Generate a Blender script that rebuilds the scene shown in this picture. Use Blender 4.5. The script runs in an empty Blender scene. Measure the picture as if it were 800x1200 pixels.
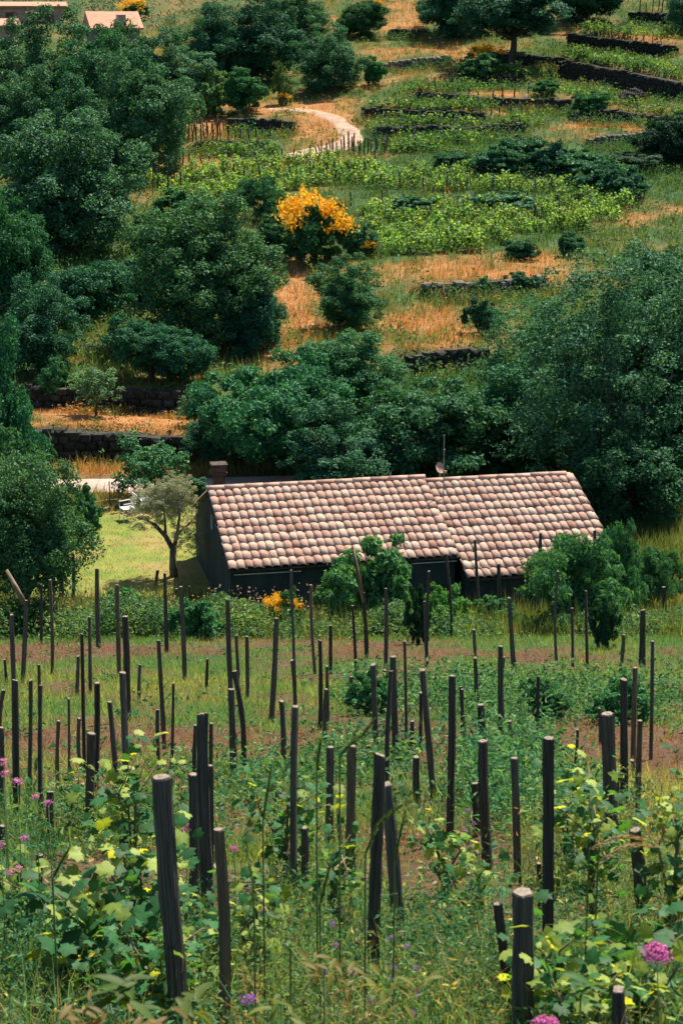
import bpy, math, random
import numpy as np
from mathutils import Vector, Matrix, Euler

random.seed(7)
RNG = np.random.default_rng(11)
sc = bpy.context.scene
COL = sc.collection

# ------------------------------------------------------------------ camera
F = 2200.0                       # focal length in pixels of the 800x1200 photograph
TH = math.radians(15.0)          # downward tilt
CT, ST = math.cos(TH), math.sin(TH)
cam_d = bpy.data.cameras.new("camera")
cam = bpy.data.objects.new("camera", cam_d)
COL.objects.link(cam)
cam.location = (0, 0, 0)
cam.rotation_euler = (math.radians(90.0) - TH, 0, 0)
cam_d.sensor_fit = 'VERTICAL'
cam_d.sensor_height = 36.0
cam_d.sensor_width = 24.0
cam_d.lens = F / 1200.0 * 36.0
cam_d.clip_start = 0.1
cam_d.clip_end = 3000.0
cam_d.dof.use_dof = True
cam_d.dof.focus_distance = 36.0
cam_d.dof.aperture_fstop = 9.5
sc.camera = cam

# ------------------------------------------------------------------ light
SUN_EL, SUN_AZ = 60.0, 34.0      # azimuth from +Y (away from the camera) towards +X
world = bpy.data.worlds.new("World")
sc.world = world
world.use_nodes = True
wn = world.node_tree.nodes
wn.clear()
sky = wn.new("ShaderNodeTexSky")
sky.sky_type = 'NISHITA'
sky.sun_disc = False
sky.sun_elevation = math.radians(SUN_EL)
sky.sun_rotation = math.radians(SUN_AZ)
sky.ozone_density = 3.5
sky.air_density = 1.2
bg = wn.new("ShaderNodeBackground")
bg.inputs[1].default_value = 0.065
wo = wn.new("ShaderNodeOutputWorld")
world.node_tree.links.new(sky.outputs[0], bg.inputs[0])
world.node_tree.links.new(bg.outputs[0], wo.inputs[0])
sun_d = bpy.data.lights.new("sun", 'SUN')
sun_d.energy = 5.0
sun_d.angle = math.radians(0.5)
sun_d.color = (1.0, 0.90, 0.74)
sun = bpy.data.objects.new("sun", sun_d)
COL.objects.link(sun)
e, a = math.radians(SUN_EL), math.radians(SUN_AZ)
sdir = Vector((math.sin(a) * math.cos(e), math.cos(a) * math.cos(e), math.sin(e)))
sun.rotation_euler = sdir.to_track_quat('Z', 'Y').to_euler()
sun.location = (10, 20, 60)
sc.view_settings.view_transform = 'Standard'
sc.view_settings.look = 'None'
sc.view_settings.exposure = 1.3
sc.view_settings.gamma = 1.0
sc.view_settings.use_curve_mapping = False
sc.cycles.max_bounces = 6
sc.cycles.diffuse_bounces = 3
sc.cycles.transmission_bounces = 4
sc.cycles.use_denoising = True

# ------------------------------------------------------------------ noise
def _hash(ix, iy, seed):
    h = (ix.astype(np.int64) * 374761393 + iy.astype(np.int64) * 668265263 + seed * 974711) & 0x7fffffff
    h = ((h ^ (h >> 13)) * 1274126177) & 0x7fffffff
    return ((h ^ (h >> 16)) & 0xffff) / 65535.0

def noise(x, y, s, seed=0, octaves=2):
    """value noise, about -1..1"""
    x = np.asarray(x, float); y = np.asarray(y, float)
    out = 0.0; amp = 1.0; tot = 0.0
    for o in range(octaves):
        px, py = x / s, y / s
        ix, iy = np.floor(px), np.floor(py)
        fx, fy = px - ix, py - iy
        fx = fx * fx * (3 - 2 * fx); fy = fy * fy * (3 - 2 * fy)
        a_ = _hash(ix, iy, seed + o); b_ = _hash(ix + 1, iy, seed + o)
        c_ = _hash(ix, iy + 1, seed + o); d_ = _hash(ix + 1, iy + 1, seed + o)
        out = out + amp * ((a_ * (1 - fx) + b_ * fx) * (1 - fy) + (c_ * (1 - fx) + d_ * fx) * fy - 0.5) * 2
        tot += amp; amp *= 0.5; s *= 0.5
    return out / tot

# ------------------------------------------------------------------ terrain
PY = np.array([-30, 0, 3, 5, 8, 13.5, 20, 27, 32, 34.5, 37, 40, 50, 53, 56, 60, 66, 75, 85, 95, 105, 115, 130, 150, 165, 200, 300, 600], float)
PZ = np.array([2.0, -2.4, -3.3, -3.8, -4.5, -5.9, -7.75, -9.65, -11.0, -11.8, -12.8, -13.1, -13.1, -13.0, -12.65, -12.1, -11.65, -11.2, -10.6, -9.7, -8.5, -7.1, -4.8, -1.6, 0.9, 8, 30, 95], float)
_ys = np.arange(-30, 600, 0.25)
_zs = np.interp(_ys, PY, PZ)
_k = np.ones(9) / 9.0
_zs = np.convolve(np.pad(_zs, 4, mode='edge'), _k, mode='valid')
TERR = []                        # (ax, ay, bx, by, height, depth) terrace risers

def sstep(a_, b_, x):
    t = np.clip((np.asarray(x, float) - a_) / (b_ - a_), 0, 1)
    return t * t * (3 - 2 * t)

def base_z(x, y):
    x = np.asarray(x, float); y = np.asarray(y, float)
    z = np.interp(y, _ys, _zs)
    # the left side of the valley stays low far back
    z = z - 3.6 * sstep(118, 165, y) * sstep(2, -22, x)
    z = z + 0.03 * np.clip(x, 0, 40) * sstep(62, 90, y)
    flat = sstep(36.5, 38, y) * sstep(53, 51, y)
    z = z + (1 - flat) * (noise(x, y, 6.0, 3) * 0.05 * sstep(10, 16, y) * (1 + 3 * sstep(58, 75, y)) + noise(x, y, 1.4, 9) * 0.03)
    return z

def terr(x, y):
    x = np.asarray(x, float); y = np.asarray(y, float)
    z = base_z(x, y)
    for ax, ay, bx, by, h, D in TERR:
        dx, dy = bx - ax, by - ay
        L = math.hypot(dx, dy)
        t = ((x - ax) * dx + (y - ay) * dy) / L
        s = ((y - ay) * dx - (x - ax) * dy) / L          # + behind the riser
        lat = sstep(-0.8, 0.3, t) * sstep(L + 0.8, L - 0.3, t)
        rw = 0.008 * max(ay, 40.0)
        k = np.clip((s - 0.05) / rw, 0, 1)
        up = 0.5 * h * np.clip(1 - s / D, 0, 1)
        dn = -0.5 * h * np.clip(1 + np.minimum(s, 0) / (D * 0.6), 0, 1)
        up = dn * (1 - k) + up * k
        dn = 0.0
        z = z + lat * (up + dn)
    return z

def ray(u, v):
    xc, yc = (u - 400.0) / F, -(v - 600.0) / F
    d = np.array([xc, CT + yc * ST, -ST + yc * CT])
    return d / d[1]

_HY = np.concatenate([np.arange(3, 60, 0.02), np.arange(60, 420, 0.08)])
def hit(u, v, fn=None):
    d = ray(u, v)
    zt = (fn or terr)(d[0] * _HY, _HY)
    under = d[2] * _HY < zt
    i = int(np.argmax(under)) if under.any() else len(_HY) - 1
    y = _HY[i]
    return np.array([d[0] * y, y, zt[i]])

def at(u, v, Y):
    return ray(u, v) * Y

def proj(x, y, z):
    d = y * CT - z * ST
    d = np.where(d < 0.2, 0.2, d)
    return 400 + F * x / d, 600 - F * (y * ST + z * CT) / d

def ppm(p):                      # photograph pixels per metre at a point
    return F / (p[1] * CT - p[2] * ST)

# retaining walls: pixel ends of the wall's mid height, height in m, terrace depth in m
WALLS = [
 ("near_low", 14, 520, 240, 532, 1.15, 3.4), ("second", 30, 463, 244, 474, 0.75, 3.6),
 ("grassy", 92, 408, 205, 413, 0.45, 3.0), ("mid", 498, 345, 640, 333, 0.85, 5.0),
 ("mid_low", 480, 432, 572, 424, 1.2, 4.0), ("upper_short", 452, 79, 528, 70, 0.7, 6.0),
 ("stake_a", 484, 116, 668, 125, 1.0, 5.0), ("stake_b", 424, 136, 566, 144, 1.1, 5.0),
 ("stake_c", 442, 159, 612, 154, 1.0, 4.5), ("high_a", 664, 48, 790, 63, 1.7, 7.0),
 ("high_b", 736, 20, 800, 27, 1.7, 7.0), ("high_c", 655, 80, 815, 114, 1.9, 6.5),
 ("shade", 560, 70, 668, 76, 1.2, 5.0), ("left_a", 268, 149, 345, 152, 1.1, 5.0),
 ("left_b", 228, 174, 314, 173, 0.8, 4.0), ("right_low", 690, 170, 775, 160, 0.9, 5.0),
 ("lane_right", 455, 40, 492, 40, .9, 5.0), ("far_right", 690, 135, 800, 150, 1.0, 5.0), ("vine_edge", 560, 206, 720, 212, .6, 4.0),
 ("broom", 528, 97, 606, 97, 1.4, 4.5)]
WPTS = {}
for nm, u1, v1, u2, v2, h, D in WALLS:
    p, q = hit(u1, v1, base_z), hit(u2, v2, base_z)
    WPTS[nm] = (p, q, h)
    TERR.append((p[0], p[1], q[0], q[1], h, D))

# ------------------------------------------------------------------ helpers
def new_mesh(name, V, faces, mats=(), col=None, midx=None, smooth=False):
    """faces: list of (n,k) integer arrays"""
    me = bpy.data.meshes.new(name)
    V = np.asarray(V, np.float32)
    loops, starts = [], []
    n0 = 0
    for f in faces:
        f = np.asarray(f, np.int32)
        if len(f) == 0: continue
        k = f.shape[1]
        loops.append(f.ravel())
        starts.append(n0 + np.arange(len(f), dtype=np.int32) * k)
        n0 += f.size
    loops = np.concatenate(loops); starts = np.concatenate(starts)
    me.vertices.add(len(V)); me.vertices.foreach_set("co", V.ravel())
    me.loops.add(len(loops)); me.loops.foreach_set("vertex_index", loops)
    me.polygons.add(len(starts)); me.polygons.foreach_set("loop_start", starts)
    for m in mats: me.materials.append(m)
    if midx is not None: me.polygons.foreach_set("material_index", np.asarray(midx, np.int32))
    me.polygons.foreach_set("use_smooth", np.full(len(starts), bool(smooth)))
    if col is not None:
        at_ = me.color_attributes.new("Col", 'FLOAT_COLOR', 'POINT')
        c4 = np.ones((len(V), 4), np.float32); c4[:, :3] = np.clip(col, 0, 1)
        at_.data.foreach_set("color", c4.ravel())
    me.update(calc_edges=True)
    return me

def link(name, me, parent=None, loc=(0, 0, 0), rot=(0, 0, 0), scale=(1, 1, 1)):
    o = bpy.data.objects.new(name, me)
    COL.objects.link(o)
    o.location = loc; o.rotation_euler = rot; o.scale = scale
    if parent is not None: o.parent = parent
    return o

def tag(o, label, cat, group=None, kind=None):
    if label: o["label"] = label
    if cat: o["category"] = cat
    if group: o["group"] = group
    if kind: o["kind"] = kind
    return o

def thing(name, label, cat, loc=(0, 0, 0), rz=0.0, group=None):
    o = link(name, None, None, loc, (0, 0, rz))
    o.empty_display_size = 0.2
    return tag(o, label, cat, group)

class MB:
    """collects tubes, boxes and lumps into one mesh"""
    def __init__(s): s.V = []; s.Q = []; s.T = []; s.n = 0
    def add(s, V, Q=(), T=()):
        V = np.asarray(V, float)
        s.V.append(V)
        if len(Q): s.Q.append(np.asarray(Q, int) + s.n)
        if len(T): s.T.append(np.asarray(T, int) + s.n)
        s.n += len(V)
    def tube(s, pts, radii, n=7, cap=True):
        pts = [np.asarray(p, float) for p in pts]
        rings = []
        up = np.array([0.13, 0.31, 0.94])
        for i, p in enumerate(pts):
            t = pts[min(i + 1, len(pts) - 1)] - pts[max(i - 1, 0)]
            t = t / (np.linalg.norm(t) + 1e-9)
            r_ = np.cross(t, up)
            if np.linalg.norm(r_) < 1e-3: r_ = np.cross(t, np.array([1.0, 0, 0]))
            r_ /= np.linalg.norm(r_); b_ = np.cross(t, r_)
            an = np.arange(n) * 2 * math.pi / n
            rad = radii[i] if hasattr(radii, '__len__') else radii
            rings.append(p + rad * (np.cos(an)[:, None] * r_ + np.sin(an)[:, None] * b_))
        V = np.concatenate(rings)
        Q = []
        for i in range(len(pts) - 1):
            for j in range(n):
                k = (j + 1) % n
                Q.append((i * n + j, i * n + k, (i + 1) * n + k, (i + 1) * n + j))
        T = []
        if cap:
            m = len(V)
            V = np.concatenate([V, pts[0][None], pts[-1][None]])
            for j in range(n):
                k = (j + 1) % n
                T.append((j, m, k)); T.append(((len(pts) - 1) * n + j, (len(pts) - 1) * n + k, m + 1))
        s.add(V, Q, T)
    def box(s, c, size, R=None):
        hx, hy, hz = np.asarray(size, float) / 2
        V = np.array([(sx * hx, sy * hy, sz * hz) for sz in (-1, 1) for sy in (-1, 1) for sx in (-1, 1)])
        if R is not None: V = V @ np.asarray(R).T
        s.add(V + np.asarray(c, float), [(0, 2, 3, 1), (4, 5, 7, 6), (0, 1, 5, 4), (2, 6, 7, 3), (0, 4, 6, 2), (1, 3, 7, 5)])
    def mesh(s, name, mats, smooth=False):
        fs = []
        if s.Q: fs.append(np.concatenate(s.Q))
        if s.T: fs.append(np.concatenate(s.T))
        return new_mesh(name, np.concatenate(s.V), fs, mats, smooth=smooth)

def unit(v): return v / (np.linalg.norm(v, axis=-1, keepdims=True) + 1e-9)

def leaf_kites(C, N, L, W, fold=0.12, rng=RNG):
    """kite shaped leaves: centres C, normals N, lengths L, widths W"""
    n = len(C)
    t = unit(np.cross(N, rng.normal(size=(n, 3))))
    b = np.cross(N, t)
    L = np.broadcast_to(L, (n,))[:, None]; W = np.broadcast_to(W, (n,))[:, None]
    V = np.empty((n, 4, 3))
    V[:, 0] = C - t * L * 0.5
    V[:, 1] = C + b * W * 0.5 - t * L * 0.08 + N * L * fold
    V[:, 2] = C + t * L * 0.5
    V[:, 3] = C - b * W * 0.5 - t * L * 0.08 + N * L * fold
    return V.reshape(-1, 3), np.arange(n * 4).reshape(n, 4)

def blades(P, H, W, lean, rng=RNG, seg=1):
    """grass blades as bent strips: roots P, heights H"""
    n = len(P)
    an = rng.uniform(0, 2 * math.pi, n)
    side = np.stack([np.cos(an), np.sin(an), np.zeros(n)], 1)
    la = rng.uniform(0, 2 * math.pi, n)
    ld = np.stack([np.cos(la), np.sin(la), np.zeros(n)], 1) * (lean * H)[:, None]
    up = np.array([0, 0, 1.0])
    w = (W * 0.5)[:, None]
    if seg == 1:
        V = np.empty((n, 3, 3))
        V[:, 0] = P - side * w; V[:, 1] = P + side * w; V[:, 2] = P + ld + up * H[:, None]
        return V.reshape(-1, 3), None, np.arange(n * 3).reshape(n, 3)
    V = np.empty((n, 5, 3))
    m = P + ld * 0.3 + up * (H * 0.58)[:, None]
    V[:, 0] = P - side * w; V[:, 1] = P + side * w
    V[:, 2] = m + side * w * 0.8; V[:, 3] = m - side * w * 0.8
    V[:, 4] = P + ld + up * (H * 0.96)[:, None]
    i = np.arange(n)[:, None] * 5
    return V.reshape(-1, 3), i + np.array([0, 1, 2, 3]), i + np.array([3, 2, 4])

# ------------------------------------------------------------------ materials
def mat(name):
    m = bpy.data.materials.new(name); m.use_nodes = True
    nt = m.node_tree; nt.nodes.clear()
    out = nt.nodes.new("ShaderNodeOutputMaterial")
    return m, nt, out

def N_(nt, t, **kw):
    n = nt.nodes.new(t)
    for k, v in kw.items(): setattr(n, k, v)
    return n

def mixc(nt, a_, b_, fac, mode='MIX'):
    n = N_(nt, "ShaderNodeMix", data_type='RGBA', blend_type=mode)
    for sock, val in ((n.inputs[0], fac), (n.inputs[6], a_), (n.inputs[7], b_)):
        if hasattr(val, 'is_linked') or hasattr(val, 'links'): nt.links.new(val, sock)
        elif isinstance(val, (int, float)): sock.default_value = val
        else: sock.default_value = (*val, 1)
    return n.outputs[2]

def foliage_mat(name, transl=0.32, rough=0.5, spec=0.35, tint=(1, 1, 1), ycast=(1.35, 1.15, 0.45)):
    """leaf: vertex colour x object colour, with light passing through it"""
    m, nt, out = mat(name)
    at_ = N_(nt, "ShaderNodeAttribute", attribute_name="Col")
    oi = N_(nt, "ShaderNodeObjectInfo")
    c = mixc(nt, at_.outputs[0], oi.outputs['Color'], 1.0, 'MULTIPLY')
    c = mixc(nt, c, tint, 1.0, 'MULTIPLY')
    pr = N_(nt, "ShaderNodeBsdfPrincipled")
    pr.inputs['Roughness'].default_value = rough
    pr.inputs['Specular IOR Level'].default_value = spec
    nt.links.new(c, pr.inputs['Base Color'])
    tr = N_(nt, "ShaderNodeBsdfTranslucent")
    nt.links.new(mixc(nt, c, ycast, 1.0, 'MULTIPLY'), tr.inputs[0])
    mx = N_(nt, "ShaderNodeMixShader"); mx.inputs[0].default_value = transl
    nt.links.new(pr.outputs[0], mx.inputs[1]); nt.links.new(tr.outputs[0], mx.inputs[2])
    nt.links.new(mx.outputs[0], out.inputs[0])
    return m

def noisy_mat(name, c1, c2, scale=4.0, rough=0.9, bump=0.3, bscale=None, stretch=(1, 1, 1), rnd=0.0, c3=None, coords='Object', spec=0.2, detail=6):
    m, nt, out = mat(name)
    tc = N_(nt, "ShaderNodeTexCoord")
    mp = N_(nt, "ShaderNodeMapping"); mp.inputs['Scale'].default_value = stretch
    nt.links.new(tc.outputs[coords], mp.inputs[0])
    oi = N_(nt, "ShaderNodeObjectInfo")
    ad = N_(nt, "ShaderNodeVectorMath", operation='MULTIPLY_ADD')
    cmb = N_(nt, "ShaderNodeCombineXYZ")
    for i in range(3): nt.links.new(oi.outputs['Random'], cmb.inputs[i])
    nt.links.new(cmb.outputs[0], ad.inputs[0]); ad.inputs[1].default_value = (37, 53, 71)
    nt.links.new(mp.outputs[0], ad.inputs[2])
    ns = N_(nt, "ShaderNodeTexNoise"); ns.inputs['Scale'].default_value = scale; ns.inputs['Detail'].default_value = detail
    nt.links.new(ad.outputs[0], ns.inputs['Vector'])
    rp = N_(nt, "ShaderNodeValToRGB")
    rp.color_ramp.elements[0].position = 0.32; rp.color_ramp.elements[1].position = 0.68
    rp.color_ramp.elements[0].color = (*c1, 1); rp.color_ramp.elements[1].color = (*c2, 1)
    nt.links.new(ns.outputs['Fac'], rp.inputs[0])
    c = rp.outputs[0]
    if c3 is not None:
        n3 = N_(nt, "ShaderNodeTexNoise"); n3.inputs['Scale'].default_value = scale * 0.35; n3.inputs['Detail'].default_value = 4
        nt.links.new(ad.outputs[0], n3.inputs['Vector'])
        r3 = N_(nt, "ShaderNodeValToRGB"); r3.color_ramp.elements[0].position = 0.5; r3.color_ramp.elements[1].position = 0.7
        nt.links.new(n3.outputs['Fac'], r3.inputs[0])
        c = mixc(nt, c, c3, r3.outputs[0])
    if rnd > 0:
        mr = N_(nt, "ShaderNodeMapRange"); mr.inputs[3].default_value = 1 - rnd; mr.inputs[4].default_value = 1 + rnd
        nt.links.new(oi.outputs['Random'], mr.inputs[0])
        cc = N_(nt, "ShaderNodeCombineColor")
        for i in range(3): nt.links.new(mr.outputs[0], cc.inputs[i])
        c = mixc(nt, c, cc.outputs[0], 1.0, 'MULTIPLY')
    pr = N_(nt, "ShaderNodeBsdfPrincipled")
    pr.inputs['Roughness'].default_value = rough
    pr.inputs['Specular IOR Level'].default_value = spec
    nt.links.new(c, pr.inputs['Base Color'])
    if bump:
        nb = N_(nt, "ShaderNodeTexNoise"); nb.inputs['Scale'].default_value = bscale or scale * 3; nb.inputs['Detail'].default_value = 5
        nt.links.new(ad.outputs[0], nb.inputs['Vector'])
        bp = N_(nt, "ShaderNodeBump"); bp.inputs['Strength'].default_value = bump; bp.inputs['Distance'].default_value = 0.03
        nt.links.new(nb.outputs['Fac'], bp.inputs['Height']); nt.links.new(bp.outputs[0], pr.inputs['Normal'])
    nt.links.new(pr.outputs[0], out.inputs[0])
    return m

def tile_mat():
    m, nt, out = mat("terracotta")
    oi = N_(nt, "ShaderNodeObjectInfo")
    rp = N_(nt, "ShaderNodeValToRGB")
    els = rp.color_ramp.elements
    els[0].position = 0.0; els[0].color = (0.37, 0.20, 0.145, 1)
    els[1].position = 1.0; els[1].color = (0.58, 0.44, 0.345, 1)
    for p_, c_ in ((0.06, (0.46, 0.275, 0.205)), (0.3, (0.51, 0.325, 0.25)), (0.6, (0.53, 0.35, 0.27)), (0.88, (0.555, 0.385, 0.30))):
        x = els.new(p_); x.color = (*c_, 1)
    nt.links.new(oi.outputs['Random'], rp.inputs[0])
    tc = N_(nt, "ShaderNodeTexCoord")
    ge = N_(nt, "ShaderNodeNewGeometry")
    n1 = N_(nt, "ShaderNodeTexNoise"); n1.inputs['Scale'].default_value = 6.0; n1.inputs['Detail'].default_value = 6
    nt.links.new(ge.outputs['Position'], n1.inputs['Vector'])
    r1 = N_(nt, "ShaderNodeValToRGB"); r1.color_ramp.elements[0].position = 0.36; r1.color_ramp.elements[1].position = 0.66
    r1.color_ramp.elements[0].color = (0.74, 0.72, 0.70, 1); r1.color_ramp.elements[1].color = (1.06, 1.06, 1.06, 1)
    nt.links.new(n1.outputs['Fac'], r1.inputs[0])
    c = mixc(nt, rp.outputs[0], r1.outputs[0], 1.0, 'MULTIPLY')
    n2 = N_(nt, "ShaderNodeTexNoise"); n2.inputs['Scale'].default_value = 1.1; n2.inputs['Detail'].default_value = 5
    nt.links.new(ge.outputs['Position'], n2.inputs['Vector'])
    r2 = N_(nt, "ShaderNodeValToRGB"); r2.color_ramp.elements[0].position = 0.55; r2.color_ramp.elements[1].position = 0.75
    r2.color_ramp.elements[1].color = (0.55, 0.55, 0.55, 1)
    nt.links.new(n2.outputs['Fac'], r2.inputs[0])
    c = mixc(nt, c, (0.50, 0.37, 0.28), r2.outputs[0])
    pr = N_(nt, "ShaderNodeBsdfPrincipled"); pr.inputs['Roughness'].default_value = 0.85
    pr.inputs['Specular IOR Level'].default_value = 0.2
    nt.links.new(c, pr.inputs['Base Color'])
    bp = N_(nt, "ShaderNodeBump"); bp.inputs['Strength'].default_value = 0.35; bp.inputs['Distance'].default_value = 0.02
    nt.links.new(n1.outputs['Fac'], bp.inputs['Height']); nt.links.new(bp.outputs[0], pr.inputs['Normal'])
    nt.links.new(pr.outputs[0], out.inputs[0])
    return m

def ground_mat():
    m, nt, out = mat("earth_and_turf")
    at_ = N_(nt, "ShaderNodeAttribute", attribute_name="Col")
    ge = N_(nt, "ShaderNodeNewGeometry")
    n1 = N_(nt, "ShaderNodeTexNoise"); n1.inputs['Scale'].default_value = 9.0; n1.inputs['Detail'].default_value = 8; n1.inputs['Roughness'].default_value = 0.7
    nt.links.new(ge.outputs['Position'], n1.inputs['Vector'])
    r1 = N_(nt, "ShaderNodeValToRGB"); r1.color_ramp.elements[0].position = 0.3; r1.color_ramp.elements[1].position = 0.7
    r1.color_ramp.elements[0].color = (0.45, 0.45, 0.45, 1); r1.color_ramp.elements[1].color = (1.4, 1.35, 1.25, 1)
    nt.links.new(n1.outputs['Fac'], r1.inputs[0])
    c = mixc(nt, at_.outputs[0], r1.outputs[0], 1.0, 'MULTIPLY')
    pr = N_(nt, "ShaderNodeBsdfPrincipled"); pr.inputs['Roughness'].default_value = 0.95
    pr.inputs['Specular IOR Level'].default_value = 0.1
    nt.links.new(c, pr.inputs['Base Color'])
    bp = N_(nt, "ShaderNodeBump"); bp.inputs['Strength'].default_value = 0.7; bp.inputs['Distance'].default_value = 0.08
    nt.links.new(n1.outputs['Fac'], bp.inputs['Height']); nt.links.new(bp.outputs[0], pr.inputs['Normal'])
    nt.links.new(pr.outputs[0], out.inputs[0])
    return m

M = {}
M['leaf'] = foliage_mat("tree_leaf", 0.27, 0.6, 0.16)
M['vine'] = foliage_mat("vine_leaf", 0.5, 0.55, 0.22, ycast=(1.9, 1.45, 0.4))
M['grass'] = foliage_mat("grass_blade", 0.45, 0.6, 0.2, ycast=(1.25, 1.12, .6))
M['petal'] = foliage_mat("petal", 0.35, 0.6, 0.2, ycast=(1, 1, 1))
M['bark'] = noisy_mat("bark", (0.035, 0.03, 0.024), (0.13, 0.105, 0.08), 6, 0.95, 0.8, stretch=(1, 1, 0.3))
M['olive_bark'] = noisy_mat("olive_bark", (0.05, 0.045, 0.035), (0.22, 0.19, 0.15), 9, 0.95, 0.8, stretch=(1, 1, 0.4))
M['stake'] = noisy_mat("weathered_chestnut", (0.03, 0.029, 0.027), (0.18, 0.155, 0.13), 5, 0.8, 0.9, 9, stretch=(1.0, 1.0, 0.5), rnd=0.4, coords='Object', c3=(.07, .07, .068), spec=.2)
M['stake_brown'] = noisy_mat("brown_chestnut", (0.07, 0.05, 0.035), (0.26, 0.19, 0.13), 5, 0.85, 0.9, 9, stretch=(1.0, 1.0, 0.5), rnd=0.2)
M['cut'] = noisy_mat("sawn_end_grain", (0.10, 0.085, 0.07), (0.27, 0.22, 0.18), 2.5, 0.9, 0.2)
M['lava'] = noisy_mat("lava_stone", (0.012, 0.013, 0.013), (0.05, 0.048, 0.043), 8, 0.95, 0.7, rnd=0.4, c3=(0.05, 0.06, 0.03))
M['pale_stone'] = noisy_mat("grey_stone", (0.06, 0.057, 0.05), (0.17, 0.155, 0.135), 8, 0.95, 0.7, rnd=0.35, c3=(0.14, 0.13, 0.07))
M['plaster'] = noisy_mat("dark_render", (0.018, 0.030, 0.030), (0.045, 0.062, 0.060), 2.2, 0.9, 0.25, 18, stretch=(1, 1, 0.35))
M['tile'] = tile_mat()
M['deck'] = noisy_mat("roof_deck", (0.05, 0.035, 0.028), (0.12, 0.08, 0.06), 6, 0.9, 0.3)
M['white'] = noisy_mat("white_plastic", (0.72, 0.70, 0.66), (0.84, 0.82, 0.78), 5, 0.5, 0.0)
M['pipe'] = noisy_mat("weathered_gutter", (0.32, 0.31, 0.29), (0.55, 0.53, 0.50), 8, 0.6, 0.1)
M['metal'] = noisy_mat("galvanised_steel", (0.14, 0.14, 0.14), (0.3, 0.3, 0.3), 9, 0.5, 0.1)
M['chimney'] = noisy_mat("sooty_brick", (0.03, 0.025, 0.022), (0.085, 0.062, 0.05), 9, 0.9, 0.5)
M['dirt'] = noisy_mat("pale_dirt", (0.22, 0.15, 0.105), (0.36, 0.26, 0.19), 1.6, 0.95, 0.5, 9, coords='Object')
M['road'] = noisy_mat("pale_road", (0.28, 0.215, 0.185), (0.40, 0.32, 0.28), 1.4, 0.95, 0.3, 10, coords='Object')
M['lawn'] = noisy_mat("mown_lawn", (0.09, 0.15, 0.025), (0.20, 0.20, 0.045), 1.6, 0.95, 0.8, 40, c3=(0.24, 0.17, 0.07), coords='Object')
M['wall_pink'] = noisy_mat("pink_render", (0.28, 0.18, 0.145), (0.38, 0.26, 0.21), 1.2, 0.9, 0.1)
M['wall_dark'] = noisy_mat("grey_render", (0.10, 0.10, 0.09), (0.17, 0.16, 0.15), 1.2, 0.9, 0.1)
M['roof_far'] = noisy_mat("far_roof_tiles", (0.33, 0.155, 0.10), (0.44, 0.23, 0.16), 3.0, 0.9, 0.2)
M['ground'] = ground_mat()
M['stalk'] = noisy_mat("green_stalk", (0.05, 0.10, 0.03), (0.12, 0.17, 0.06), 8, 0.7, 0.0)
M['ear'] = foliage_mat("grass_ear", 0.3, 0.7, 0.1)

# ------------------------------------------------------------------ what grows where
# blobs in the photograph's pixels: (u, v, half width, half height, slope, amount)
DRY = [(740, 126, 70, 5, .14, 1.0), (472, 32, 20, 6, 0, 1.2), (560, 110, 90, 4, 0, .9), (530, 152, 100, 3.5, 0, .8), (640, 262, 120, 7, -.05, .6), (120, 492, 125, 17, .08, 1.2), (150, 551, 110, 9, 0, .8), (735, 92, 85, 11, .22, 1.2), (715, 44, 70, 10, .1, 1.1),
       (728, 148, 60, 14, -.14, 1.4), (770, 252, 40, 8, -.2, 1.1), (560, 318, 120, 15, 0, 1.1), (640, 300, 60, 8, 0, .6),
       (520, 388, 90, 26, -.1, .9), (350, 360, 26, 34, 0, 1.5), (385, 386, 30, 10, 0, 1.2), (338, 428, 34, 17, 0, 1.1),
       (510, 60, 85, 8, .0, .9), (340, 132, 65, 11, 0, 1.2), (380, 150, 34, 24, 0, 1.1), (470, 100, 70, 20, 0, .7),
       (240, 150, 34, 26, 0, 1.2), (215, 205, 60, 9, -.3, 1.1), (570, 132, 100, 5, 0, .9), (540, 112, 60, 4, 0, .8),
       (185, 585, 70, 10, 0, .5), (605, 125, 40, 8, 0, .7), (362, 28, 44, 12, 0, .9), (466, 18, 30, 16, 0, 1.0),
       (690, 118, 40, 6, .2, .5), (140, 400, 60, 18, -.2, .35), (620, 168, 40, 6, 0, .8), (120, 450, 50, 8, 0, .3),
       (400, 255, 30, 8, 0, .4), (700, 245, 60, 8, -.1, .4)]
LUSH = [(560, 255, 210, 40, 0, .6), (620, 195, 130, 22, 0, 1.0), (540, 103, 90, 7, 0, .7), (490, 170, 110, 7, 0, .9), (540, 149, 90, 5, 0, .8),
        (450, 480, 200, 60, 0, .5), (60, 330, 120, 90, 0, .8), (730, 75, 80, 8, .2, .5), (560, 122, 80, 5, 0, .7), (280, 180, 60, 8, 0, .6),
        (760, 190, 60, 40, 0, .9), (680, 135, 70, 8, 0, .5)]
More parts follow.
